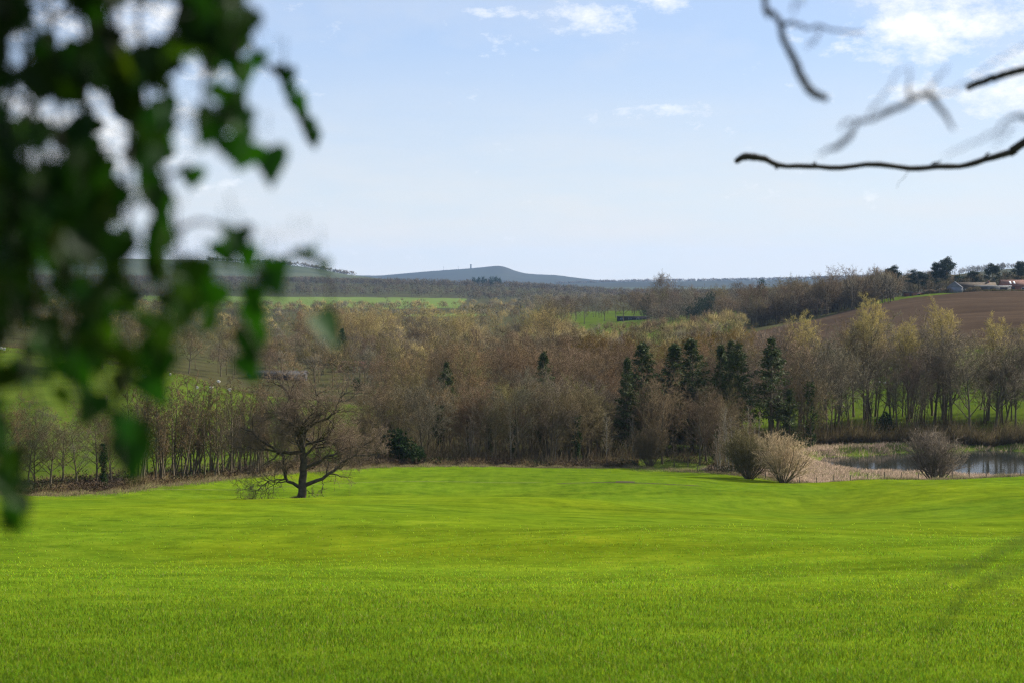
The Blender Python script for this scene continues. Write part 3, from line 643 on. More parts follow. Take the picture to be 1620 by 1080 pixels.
def scatter(n, pa, pb, da, db, seed, cond=None):
    r = np.random.default_rng(seed); d = np.sqrt(r.uniform(da * da, db * db, n)); px = r.uniform(pa, pb, n); p = np.c_[(px - 810) / F * d, d]
    if cond is not None: p = p[cond(px, d)]
    return p
def pick(n, names, seed, v=.2, blue=0):
    r = np.random.default_rng(seed); c = np.array([TW[a] for a in names])[r.integers(0, len(names), n)] * r.uniform(1 - v, 1 + v, (n, 1)); return c
r_ = np.random.default_rng(5)
U = lambda n, a, b: r_.uniform(a, b, n)
p = scatter(420, 520, 1180, 470, 780, 11, lambda px, d: ~((px < 620) & (d < 620))); n = len(p)
far_wood('wood_behind', p, U(n, 9, 15), U(n, 6, 10), pick(n, ['brown', 'grey', 'olive', 'red', 'gold'], 1), 260, .07)
p = scatter(260, -150, 640, 440, 800, 12, lambda px, d: (d > np.interp(px, [-200, 0, 200, 350, 640], [640, 600, 540, 470, 440])) & (d < 720)); n = len(p)
far_wood('wood_on_valley_side', p, U(n, 8, 14), U(n, 6, 10), pick(n, ['brown', 'grey', 'olive', 'brown'], 2), 240, .07)
p = scatter(900, -200, 900, 800, 1850, 13, lambda px, d: ((d > 1150) | (px < 700)) & ~((px > 630) & (px < 780) & (d > 1400) & (d < 1600))); n = len(p)
far_wood('valley_woodland', p, U(n, 9, 15), U(n, 8, 13), pick(n, ['brown', 'grey', 'olive', 'gold', 'grey'], 3), 90, .16)
p = scatter(620, 1000, 1480, 790, 1700, 14, lambda px, d: (d > 1250) | ((px > 1190) & ((d > 930) | (px < 1410)))); n = len(p)
far_wood('grove_woodland', p, U(n, 12, 20), U(n, 9, 13), pick(n, ['brown', 'grey', 'brown'], 4), 150, .14, True, .52)
p = scatter(420, 830, 1260, 1500, 2500, 15); n = len(p)
far_wood('parkland_woodland', p, U(n, 11, 17), U(n, 9, 14), pick(n, ['brown', 'grey', 'olive'], 5), 70, .22)
p = scatter(5200, -200, 1300, 2500, 3900, 16, lambda px, d: (d > 2700) | (px > 730) | (px < 260)); n = len(p)
far_wood('distant_woodland', p, U(n, 13, 20), U(n, 12, 18), pick(n, ['brown', 'grey', 'brown', 'red', 'olive'], 6, .3) * .62, 36, .5, True, .48)
p = scatter(130, 600, 860, 3000, 3250, 26, lambda px, d: np.abs(px - 770) < 30); n = len(p)
far_wood('distant_conifers', p, U(n, 18, 26), U(n, 7, 10), np.tile(np.array([[.014, .03, .02]]), (n, 1)), 60, .5)
p = scatter(420, 1380, 1900, 3000, 3420, 17, lambda px, d: d > 3180); n = len(p)
far_wood('ridge_trees', p, U(n, 12, 24), U(n, 10, 16), pick(n, ['brown', 'grey'], 7) * .8, 60, .4, True, .36)
p = scatter(500, -200, 720, 1880, 2560, 18, lambda px, d: (np.abs(d - 1895) < 25) | ((np.abs(d - (2480 - (px - 505) * 9)) < 14) & (px > 505) & (px < 570)) | ((np.abs(d - (2500 - (px - 600) * 4)) < 12) & (px > 600) & (px < 650))); n = len(p)
far_wood('distant_hedgerows', p, U(n, 4, 9), U(n, 5, 10), pick(n, ['brown', 'grey', 'olive'], 8) * .7, 60, .25)
p = np.concatenate([scatter(900, 880, 1500, 8150, 8450, 19), scatter(260, 480, 640, 5000, 11000, 20, lambda px, d: d > 10900), scatter(160, 330, 560, 5150, 5260, 21)]); n = len(p)
far_wood('horizon_trees', p, U(n, 10, 26), U(n, 16, 34), pick(n, ['brown', 'grey'], 9) * .8, 20, 1.8, True, .30)
p = np.concatenate([scatter(330, 1185, 1415, 775, 960, 31), scatter(230, 1030, 1195, 960, 1300, 35)]); n = len(p)
far_wood('grove_thicket', p, np.where(p[:, 0] / p[:, 1] > .185, U(n, 13, 22), U(n, 10, 17)), U(n, 9, 13), pick(n, ['brown', 'grey', 'grey', 'red'], 14) * .66, 170, .12, True, .46)
p = scatter(150, 1395, 1660, 900, 970, 33); n = len(p)
far_wood('garden_trees', p, U(n, 8, 16), U(n, 6, 9), pick(n, ['brown', 'grey', 'olive', 'grey'], 15) * .65, 170, .09, True, .48)
# grove undergrowth, hedges along the pastures
def hedge(name, label, pts, h, w, cols=('brown', 'olive'), dens=26):
    p = smoothline([(X(a, d), d) for a, d in pts], 80); L = np.linalg.norm(np.diff(p, axis=0), axis=1).sum(); n = int(L * dens); r = np.random.default_rng(int(L * 7))
    t = r.uniform(0, 79, n); i = t.astype(int).clip(0, 78); q = p[i] + (p[i + 1] - p[i]) * (t - i)[:, None] + r.normal(0, w * .35, (n, 2))
    hh = h * (.75 + .35 * np.sin(q[:, 0] * .31) * np.sin(q[:, 0] * .83 + 1)); zz = zf(q[:, 0], q[:, 1]) + hh * r.uniform(0, .8, n)
    B = np.c_[q, zz]; E = B + norm(r.normal(0, .6, (n, 3)) + [0, 0, .8]) * r.uniform(.4, 1.0, (n, 1)) * h * .4
    V, T = spikes(B, E, .035 * max(1, pts[0][1] / 420), 2); g = Geo(); g.add(V, T=T, C=np.repeat(pick(n, cols, 3, .35) * .8, 4, 0))
    return tag(link(name, g.mesh(name, M['stuff'])), label, 'hedge')
hedge('hedge', 'thin brown hedge crossing the left pasture behind the slender row', [(120, 318), (260, 322), (330, 326), (420, 322), (520, 318), (640, 320)], 1.5, .8)
hedge('hedge', 'dark hedge along the top of the left pasture', [(-60, 540), (60, 505), (160, 470), (240, 452), (350, 427), (450, 425)], 2.0, 1.2)
hedge('hedge', 'low hedge below the upper green strip at the far left', [(-60, 466), (40, 462), (110, 455), (200, 448)], 1.4, .9)
hedge('hedge', 'tall scrubby hedge between the two green pastures on the right', [(1180, 418), (1300, 422), (1400, 424), (1480, 420), (1560, 416), (1700, 412)], 3.6, 3.0, ('brown', 'olive', 'grey'), 60)
hedge('hedge', 'dark hedge along the lower edge of the ploughed field', [(1405, 484), (1450, 486), (1500, 488), (1545, 492)], 2.6, 2.0, ('brown', 'olive'), 40)
hedge('hedge', 'dark green hedge running into the ploughed field at the right', [(1570, 512), (1620, 520), (1700, 530)], 3.2, 2.5, ('olive',), 50)
hedge('hedge', 'dark evergreen hedge in front of the long white edged shed', [(1552, 851), (1580, 852), (1612, 854), (1660, 855)], 1.7, 1.4, ('olive',), 60)
hedge('hedge', 'pale twiggy garden hedge before the mossy roofed house', [(1528, 846), (1538, 847), (1550, 848)], 3.4, 3.0, ('pink', 'olive'), 120)
hedge('hedge', 'purplish bare shrubbery between the brick shed and the pines', [(1462, 868), (1480, 866), (1505, 864)], 3.6, 2.5, ('pink', 'red'), 120)
hedge('hedge', 'clipped hedge beside the long dark park building', [(930, 1015), (985, 1010), (1010, 1010), (1060, 1012)], 2.4, 2.0, ('olive', 'brown'), 14)

def undergrowth():
    r = np.random.default_rng(77); g = Geo()
    n = 60000; px = r.uniform(-130, 1200, n); dd = edge(px) + 1.5 + r.exponential(7, n).clip(0, 26)
    k = (r.uniform(0, 1, n) < np.interp(px, [-130, 190, 230, 380, 600, 700, 1200], [1, 1, .4, .45, .9, 1, .9])) & ~((px > 1010) & (px < 1120) & (dd < edge(px) + 14)); px, dd = px[k], dd[k]; n = len(px); x = (px - 810) / F * dd
    B = np.c_[x, dd, zf(x, dd)]; h = r.uniform(.5, 1.3, n) * (1 + .8 * np.sin(x * .6) * np.sin(x * .17 + 2)) * np.where(dd - edge(px) < 3, .55, 1.0)
    h = np.maximum(h, .25)
    E = B + norm(r.normal(0, .55, (n, 3)) * [1, 1, .3] + [0, 0, 1]) * h[:, None]
    V, T = spikes(B, E, .045, 1); g.add(V, T=T, C=np.repeat(pick(n, ['brown', 'red', 'olive', 'brown'], 4, .35) * .75, 4, 0))
    m = 5000; i = r.integers(0, n, m); V, T, q = tufts(r, B[i] + np.c_[np.zeros((m, 2)), r.uniform(.1, 1.2, m)], 5, .28, .2, .5)
    c = np.where(np.sin(V[:, 0:1] * .35) + r.normal(0, .5, (len(V), 1)) > .9, np.array([[.03, .05, .012]]), np.array([[.075, .05, .03]])); g.add(V, T=T, C=c)
    n = 24000; px = r.uniform(540, 1200, n); dd = edge(px) + 5 + r.uniform(0, 1, n) ** 1.5 * 60; k = ~((px > 1010) & (px < 1130) & (dd < edge(px) + 24)); px, dd = px[k], dd[k]; n = len(px); x = (px - 810) / F * dd
    B = np.c_[x, dd, zf(x, dd)]; h = r.uniform(1.0, 4.6, n) * (1 + .5 * np.sin(x * .27 + 1) * np.sin(dd * .3))
    B[:, 2] += np.where(r.uniform(0, 1, n) < .6, h * r.uniform(0, .8, n), 0)
    E = B + norm(r.normal(0, .28, (n, 3)) * [1, 1, .2] + [0, 0, 1]) * h[:, None] * .6
    V, T = spikes(B, E, .035, 1); g.add(V, T=T, C=np.repeat(pick(n, ['brown', 'olive', 'red', 'grey'], 6, .45) * .62, 4, 0))
    tag(link('undergrowth', g.mesh('undergrowth', M['stuff'])), kind='stuff')
    # scrub round the foot of the belt behind the pond
    g = Geo(); n = 42000; px = r.uniform(1120, 1700, n); dd = 309 + r.exponential(5, n).clip(0, 22); x = (px - 810) / F * dd
    B = np.c_[x, dd, zf(x, dd)]; h = r.uniform(.4, 2.4, n) ** 1.3 * (1.0 + .35 * np.sin(x * .4) * np.sin(x * .13 + 1) + .3 * np.sin(x * 1.7) * np.sin(dd * 1.1)) * np.where(r.uniform(0, 1, n) < .07, 2.4, 1)
    E = B + norm(r.normal(0, .4, (n, 3)) * [1, 1, .3] + [0, 0, 1]) * np.maximum(h, .4)[:, None]
    V, T = spikes(B, E, .045, 1); g.add(V, T=T, C=np.repeat(pick(n, ['brown', 'olive', 'olive', 'red'], 5, .5) * .58, 4, 0))
    tag(link('scrub', g.mesh('scrub', M['stuff'])), kind='stuff')
    # rough dry grass along the edge of the crop
    g = Geo(); n = 46000; px = r.uniform(-150, 1720, n); dd = edge(px) + np.where(px > 1180, r.normal(2.2, 1.7, n), r.normal(.9, 1.7, n)); x = (px - 810) / F * dd
    q = r.uniform(0, 6.28, 1500); w_ = .5 + np.abs(r.normal(0, .55, 1500)); x[:1500] = X(475, 195) + np.cos(q) * w_; dd[:1500] = 195 + np.sin(q) * w_
    B = np.c_[x, dd, zf(x, dd) - .03]; E = B + norm(r.normal(0, .45, (n, 3)) * [1, 1, .2] + [0, 0, 1]) * r.uniform(.15, .8, (n, 1)) * (.7 + .5 * np.sin(x * .5)[:, None] * np.sin(x * 1.3)[:, None])
    V, T = spikes(B, E, .03, 1); cc = np.array([[.20, .155, .07], [.12, .13, .03], [.16, .12, .07], [.10, .075, .045]])[r.integers(0, 4, n)]; g.add(V, T=T, C=np.repeat(cc, 4, 0))
    tag(link('rough_grass', g.mesh('rough_grass', M['stuff'])), kind='stuff')
    # reeds
    g = Geo(); n = 150000; px = r.uniform(1075, 1760, n); dd = r.uniform(239, 308, n); x = (px - 810) / F * dd
    e = ((x - 100) / 42.0) ** 2 + ((dd - 284.5 - (x - 97) * .06) / (20 + 2 * np.clip((x - 75) / 30, 0, 1))) ** 2 + .10 * np.sin(x * .35) + .08 * np.sin(x * .9 + dd * .5)
    front = dd > edge(px) + 5 + 1.5 * np.sin(x * .5)
    left = (px < 1345) & (dd < 294 - (1345 - px) * .12)
    k = front & (e > 1.02 + .15 * r.normal(size=n)) & ((e < 1.75 + .2 * np.sin(x * .3)) | left | ((dd < 266) & (px > 1300)))
    k &= r.uniform(0, 1, n) < np.where(left, .95, .6 + .4 * np.sin(x * .45 + dd * .2))
    x, dd = x[k], dd[k]; n = len(x); B = np.c_[x, dd, zf(x, dd) - .1]
    E = B + norm(r.normal(0, .32, (n, 3)) * [1, 1, .2] + [.12, 0, 1]) * np.where((x > 52) & (dd < 275), r.uniform(.35, .8, n), r.uniform(.5, 1.25, n))[:, None]
    V, T = spikes(B, E, .05, 1); cc = np.array([[.34, .235, .16], [.42, .31, .215], [.22, .15, .10], [.30, .225, .14]])[r.integers(0, 4, n)] * r.uniform(.6, 1.15, (n, 1)); g.add(V, T=T, C=np.repeat(cc, 4, 0))
    tag(link('reeds', g.mesh('reeds', M['stuff'])), kind='stuff')
    # green tussocks on the banks
    g = Geo(); n = 26000; px = r.uniform(1000, 1700, n); dd = np.where(px < 1200, r.uniform(262, 300, n), r.uniform(300, 312, n)); x = (px - 810) / F * dd
    B = np.c_[x, dd, zf(x, dd) - .03]; E = B + norm(r.normal(0, .5, (n, 3)) * [1, 1, .2] + [0, 0, 1]) * r.uniform(.15, .5, (n, 1))
    V, T = spikes(B, E, .04, 1); cc = np.array([[.10, .14, .02], [.07, .11, .012], [.15, .15, .04]])[r.integers(0, 3, n)]; g.add(V, T=T, C=np.repeat(cc, 4, 0))
    tag(link('tussock_grass', g.mesh('tussock_grass', M['stuff'])), kind='stuff')
undergrowth()

def crop_blades():
    r = np.random.default_rng(9); n = 400000
    D = 1 / (1 / 13.5 - r.uniform(0, 1, n) * (1 / 13.5 - 1 / 125.0)); px = r.uniform(-220, 1840, n)
    x = (px - 810) / F * D
    patch = np.sin(x * .9 + 2 * np.sin(D * .31)) * np.sin(D * .7 + np.sin(x * .4)) + .6 * np.sin(x * 2.3 + D) * np.sin(D * 2.9 - x)
    k = (D < edge(px) - 1) & (r.uniform(40, 115, n) > D) & (r.uniform(0, 1, n) < .80 + .34 * patch); x, D, px, patch = x[k], D[k], px[k], patch[k]; n = len(x)
    h = r.uniform(.05, .105, n) * (1 + D / 130) * (1 + .2 * patch); w = .0065 * np.maximum(1, D / 17) * r.uniform(.7, 1.3, n)
    a = r.uniform(0, 2 * PI, n); s = np.stack([np.cos(a), np.sin(a), 0 * a], -1) * w[:, None] * .5; b = r.uniform(0, 2 * PI, n); ln = r.uniform(.15, .8, n) + np.clip(D / 60 - .4, 0, 1.4)
    o = np.stack([np.cos(b) * ln, np.sin(b) * ln, 0 * b], -1); B = np.c_[x, D, zf(x, D) - .015]
    m = B + o * h[:, None] * .35 + np.array([0, 0, .62]) * h[:, None]; t = B + o * h[:, None] * 1.05 + np.array([0, 0, 1.0]) * h[:, None] * np.maximum(.35, 1 - .25 * ln[:, None])
    V = np.stack([B - s, B + s, m + s * .8, m - s * .8, t], 1); q = np.arange(n)[:, None] * 5
    c = np.array([.134, .222, .0088]) * r.uniform(.35, 1.6, (n, 1)) * (1 + np.clip(D / 60 - .5, 0, .5))[:, None] * np.stack([r.uniform(.75, 1.45, n), np.ones(n), r.uniform(.6, 1.8, n)], -1)  # farther blades lightened to offset their unlit sides
    band = np.sin(D * .085 + 1.2 * np.sin(x * .045) + .6) * .5 + .5 * np.sin(x * .06 - D * .035 + 2) * np.sin(D * .21 + x * .03); roll_shade = np.clip(.5 + .5 * band + r.normal(0, .18, n), 0, 1)[:, None]  # banded darkening of the blades, painted as shade of the folds
    c = c * (np.array([1.10, 1.05, 1.0]) * (1 - roll_shade) + np.array([.62, .78, .7]) * roll_shade)
    dry = r.uniform(0, 1, n) < .03 + .02 * (patch > .8); c[dry] = np.array([.30, .27, .09]) * r.uniform(.6, 1.1, (dry.sum(), 1))
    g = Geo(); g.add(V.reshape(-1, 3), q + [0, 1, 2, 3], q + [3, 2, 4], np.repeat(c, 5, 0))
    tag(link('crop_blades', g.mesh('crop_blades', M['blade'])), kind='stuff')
crop_blades()
print('growth', time.time() - T00)

# ------------------------------------------------------------------ buildings, fence, sheep, tower
def box(g, x0, x1, y0, y1, z0, z1, C=None):
    V = [(x, y, z) for z in (z0, z1) for y in (y0, y1) for x in (x0, x1)]
    g.add(V, [(0, 2, 3, 1), (4, 5, 7, 6), (0, 1, 5, 4), (2, 6, 7, 3), (0, 4, 6, 2), (1, 3, 7, 5)], None, C); return g
BM = dict(brick=plain('brick', (.20, .085, .055), .9, .3, 1.2), tile=plain('clay_tiles', (.15, .072, .05), .85, .3, 1.0), slate=plain('slate', (.16, .16, .18), .6, .25, 1.0), mossy=plain('mossy_tiles', (.075, .056, .038), .9, .35, .8),
          white=plain('white_paint', (.62, .62, .60), .7, .08, 1.0), dark=plain('dark_boards', (.035, .032, .030), .8, .3, 1.0), glass=plain('window_glass', (.05, .06, .07), .08, .2, 1.0), grey=plain('grey_boards', (.13, .125, .12), .8, .25, .8),
          redroof=plain('rusty_red_sheet', (.17, .06, .05), .8, .3, .6), stone=plain('dark_stone', (.09, .085, .08), .9, .3, .8), metal=plain('grey_metal', (.14, .14, .15), .5, .2, 1), wood=plain('weathered_wood', (.10, .08, .06), .9, .3, 3))
def building(name, label, px, d, L, dep, wall, rise, wm, rm, wins=(), doors=(), rz=0.0, over=.35, chim=None, skylights=(), fascia=None, cat='building'):
    x = X(px, d); z = min(float(zf(x + a, d + b)) for a in (-L/2, L/2) for b in (0, dep)) ; o = empty(name, (x, d, z), rz); tag(o, label, cat)
    hl = L / 2
    g = Geo(); box(g, -hl, hl, 0, dep, -1.0, wall)
    if rise > .6:   # gable ends
        for s in (-hl, hl):
            a = g.n; e = .02 if s > 0 else -.02
            g.add([(s + e, 0, wall), (s + e, dep, wall), (s + e, dep / 2, wall + rise - .05)], T=[(0, 1, 2)])
    link('wall', g.mesh('wall', wm, False, False), o)
    g = Geo()
    if rise > .6:
        t = .16
        for sg in (0, 1):
            y0, y1 = (-over, dep / 2) if sg == 0 else (dep + over, dep / 2)
            ze = wall - rise * over / (dep / 2)
            V = [(-hl - over, y0, ze + .02), (hl + over, y0, ze + .02), (hl + over, y1, wall + rise), (-hl - over, y1, wall + rise)]
            V += [(a, b, c + t) for a, b, c in V]
            g.add(V, [(0, 1, 2, 3), (4, 7, 6, 5), (0, 4, 5, 1), (1, 5, 6, 2), (2, 6, 7, 3), (3, 7, 4, 0)])
    else:
        box(g, -hl - over, hl + over, -over, dep + over, wall + .002, wall + .28)
    ro = link('roof', g.mesh('roof', rm, False, False), o)
    if chim is not None:
        g = Geo(); box(g, chim - .45, chim + .45, dep / 2 - .4, dep / 2 + .4, wall + rise - .6, wall + rise + 1.1); link('chimney', g.mesh('chimney', BM['brick'], False, False), ro)
    for a in skylights:
        g = Geo(); f0, f1 = .35, .75; y0, y1 = dep / 2 * f0, dep / 2 * f1; z0, z1 = wall + rise * f0 + .21, wall + rise * f1 + .21
        g.add([(a - .5, y0, z0), (a + .5, y0, z0), (a + .5, y1, z1), (a - .5, y1, z1), (a - .5, y0, z0 - .08), (a + .5, y0, z0 - .08), (a + .5, y1, z1 - .08), (a - .5, y1, z1 - .08)], [(0, 1, 2, 3), (0, 4, 5, 1), (1, 5, 6, 2), (2, 6, 7, 3), (3, 7, 4, 0)])
        link('skylight', g.mesh('skylight', BM['white'], False, False), ro)
    for (a, b, w, h) in wins:
        g = Geo(); box(g, a - w / 2, a + w / 2, -.06, .05, b, b + h); f = link('window', g.mesh('window', BM['white'], False, False), o)
        g = Geo(); box(g, a - w / 2 + .1, a + w / 2 - .1, -.075, .0, b + .1, b + h - .1); link('pane', g.mesh('pane', BM['glass'], False, False), f)
    for (a, w, h) in doors:
        g = Geo(); box(g, a - w / 2, a + w / 2, -.06, .05, -.3, h); link('door', g.mesh('door', BM['dark'], False, False), o)
    if fascia:
        g = Geo(); box(g, -hl - over - .03, hl + over + .03, -over - .08, -over - .005, wall - .05, wall + .34); link('fascia', g.mesh('fascia', fascia, False, False), o)
    return o
building('brick_barn', 'red brick barn with two bright skylights at the right edge', 1618, 862, 24, 9, 3.2, 3.6, BM['brick'], BM['tile'], wins=((0, 1, 1.6, 1.3), (5, 1, 1.6, 1.3)), doors=((-6, 2, 2.6),), skylights=(-7.0, -4.6))
building('long_shed', 'long low open shed with a white flat roof edge', 1573, 856, 19.5, 6, 3.6, .3, BM['grey'], BM['white'], doors=((-6.5, 4.5, 3.0), (-1, 3.2, 2.6), (5.5, 4.5, 3.0)), fascia=BM['white'])
building('stone_house', 'grey gabled house with mossy brown roof beside the tall pines', 1546, 880, 24, 8, 3.4, 3.0, BM['stone'], BM['mossy'], wins=((-8, 1, 1.4, 1.4), (-3, 1, 1.4, 1.4), (3, 1, 1.4, 1.4)), doors=((7, 1.1, 2.1),), chim=8)
building('slate_house', 'small slate roofed gable house tucked against the pines', 1522, 868, 7, 9, 3.6, 3.4, BM['slate'], BM['slate'], wins=((-1.5, 1, 1.3, 1.5), (1.6, 1, 1.3, 1.5)), rz=rad(70))
building('brick_shed', 'low brick shed with a pale flat roof above the bright lawn', 1448, 868, 11.5, 5, 2.5, .3, BM['brick'], BM['slate'], wins=((2, .9, 2, 1),), doors=((-3, 1.2, 2.0),), fascia=BM['grey'])
building('park_building', 'long dark low building among the far park trees', 1003, 1075, 25, 6, 3.6, .3, BM['dark'], BM['stone'], wins=((-9, 1, 2, 1.5), (-3, 1, 2, 1.5), (3, 1, 2, 1.5)), doors=((8, 2.4, 2.6),))
building('red_roofed_shed', 'low farm shed with rusty red roof left of the central wood', 568, 560, 17, 8, 2.6, 2.0, BM['brick'], BM['redroof'], wins=((3, 1, 1.4, 1.2), (6, 1, 1.4, 1.2)), doors=((-4, 3, 2.4),))
building('farm_barn', 'low dark farm barn with a grey roof behind the lone oak', 436, 500, 20, 8, 2.4, 1.2, BM['dark'], BM['dark'], doors=((-5, 3.4, 2.2), (4, 3.4, 2.2)))
# fence along the reeds
def fence():
    o = empty('field_fence', tuple(W(1260, 243))); tag(o, 'low post and wire fence between the crop and the pond reeds', 'fence'); b = W(1260, 243); pts = []
    for px in range(1105, 1660, 27):
        d = edge(px) + 2.2; p = W(px, d) - b; pts.append(p); g = Geo(); h = 1.15 + .1 * math.sin(px)
        P = np.array([[p - [0, 0, .3], p + [0, 0, h * .5], p + [.03 * math.sin(px * 3), 0, h]]]); g.add(*tubes(P, np.array([[.07, .065, .06]]), 6)); link('post', g.mesh('post', BM['wood'], True, False), o)
    for k, z in enumerate((.45, .75, 1.02)):
        g = Geo(); P = np.array(pts)[None] + [0, -.075, z]; g.add(*tubes(P, np.full((1, len(pts)), .004), 3)); link('wire', g.mesh('wire', BM['metal'], True, False), o)
fence()
def sheep_mesh():
    bpy_me = bpy.data.meshes.new('sheep_skin'); V = [(0, 0, .62), (.28, 0, .66), (-.28, 0, .66), (-.46, 0, .64), (.45, 0, .74), (.60, 0, .80), (.76, 0, .70), (.22, .13, .36), (.22, .14, .02), (.22, -.13, .36), (.22, -.14, .02), (-.30, .13, .38), (-.33, .14, .02), (-.30, -.13, .38), (-.33, -.14, .02), (.58, .13, .84), (.58, -.13, .84), (-.56, 0, .50)]
    E = [(0, 1), (0, 2), (2, 3), (1, 4), (4, 5), (5, 6), (1, 7), (7, 8), (1, 9), (9, 10), (2, 11), (11, 12), (2, 13), (13, 14), (5, 15), (5, 16), (3, 17)]
    R = [.29, .27, .30, .20, .16, .11, .065, .09, .04, .09, .04, .11, .04, .11, .04, .03, .03, .05]
    bpy_me.from_pydata(V, E, []); o = bpy.data.objects.new('sheep_skin', bpy_me); COL.objects.link(o)
    o.modifiers.new('s', 'SKIN'); o.modifiers.new('d', 'SUBSURF').levels = 1
    for v, q in zip(bpy_me.skin_vertices[0].data, R): v.radius = (q, q)
    bpy_me.skin_vertices[0].data[0].use_root = True
    dg = bpy.context.evaluated_depsgraph_get(); me = bpy.data.meshes.new_from_object(o.evaluated_get(dg)); bpy.data.objects.remove(o); me.materials.clear(); me.materials.append(plain('fleece', (.66, .62, .54), 1, .15, 8)); me.name = 'sheep'; return me
SH = sheep_mesh()
def sheep(px, py, label, group, lo, hi):
    ds = np.linspace(lo, hi, 300); z = zf(X(px, ds), ds); d = float(ds[np.argmin(np.abs(HZ - z / ds * F - py))])
    o = link('sheep', SH, None, tuple(W(px, d))); o.rotation_euler = (0, 0, rng.uniform(0, 6.28)); tag(o, label, 'sheep', group)
for px, py in ((311, 615), (333, 616), (362, 619), (268, 594), (252, 590), (345, 606), (230, 600), (420, 628), (1, 553), (6, 554), (575, 640)):
    sheep(px, py, 'white sheep grazing on the left pasture behind the slender trees', 'sheep on the left pasture', 330, 520)
for px, py in ((1346, 606), (1393, 608), (1403, 609), (1360, 610), (1420, 607), (1300, 622)):
    sheep(px, py, 'pale sheep grazing on the right pasture behind the poplars', 'sheep on the right pasture', 330, 440)
def hill_tower():
    d = 11000; b = W(745, d); o = empty('hill_tower', tuple(b)); tag(o, 'square dark tower on the crest of the far hill', 'tower'); g = Geo()
    P = np.array([[(0, 0, -8.), (0, 0, 12), (0, 0, 27)]]); g.add(*tubes(P, np.array([[6.5, 5.5, 5.2]]), 8)); link('shaft', g.mesh('shaft', BM['stone'], False, False), o)
    g = Geo(); P = np.array([[(0, 0, 27.02), (0, 0, 29), (0, 0, 31), (0, 0, 32)]]); g.add(*tubes(P, np.array([[6.6, 7.0, 6.0, .3]]), 8)); link('top', g.mesh('top', BM['stone'], False, False), o)
    for px, h, lab in ((702, 30, 'thin radio mast on the far hill, the taller one left of the tower'), (725, 22, 'short thin radio mast on the far hill close to the tower')):
        b = W(px, d); o = empty('radio_mast', tuple(b)); tag(o, lab, 'mast'); g = Geo()
        for k in range(3):
            a = k * 2.094; g.add(*tubes(np.array([[(2 * math.cos(a), 2 * math.sin(a), -3), (.5 * math.cos(a), .5 * math.sin(a), h)]]), np.array([[.6, .5]]), 4))
        for z in np.linspace(2, h - 1, 8): g.add(*tubes(np.array([[(1.5 * math.cos(a), 1.5 * math.sin(a), z) for a in np.linspace(0, 2 * PI, 7)]]), np.full((1, 7), .3), 3))
        link('lattice', g.mesh('lattice', BM['metal'], False, False), o); g = Geo(); box(g, -.9, .9, -.9, .9, h + .01, h + 3); link('antenna', g.mesh('antenna', BM['metal'], False, False), o)
hill_tower()

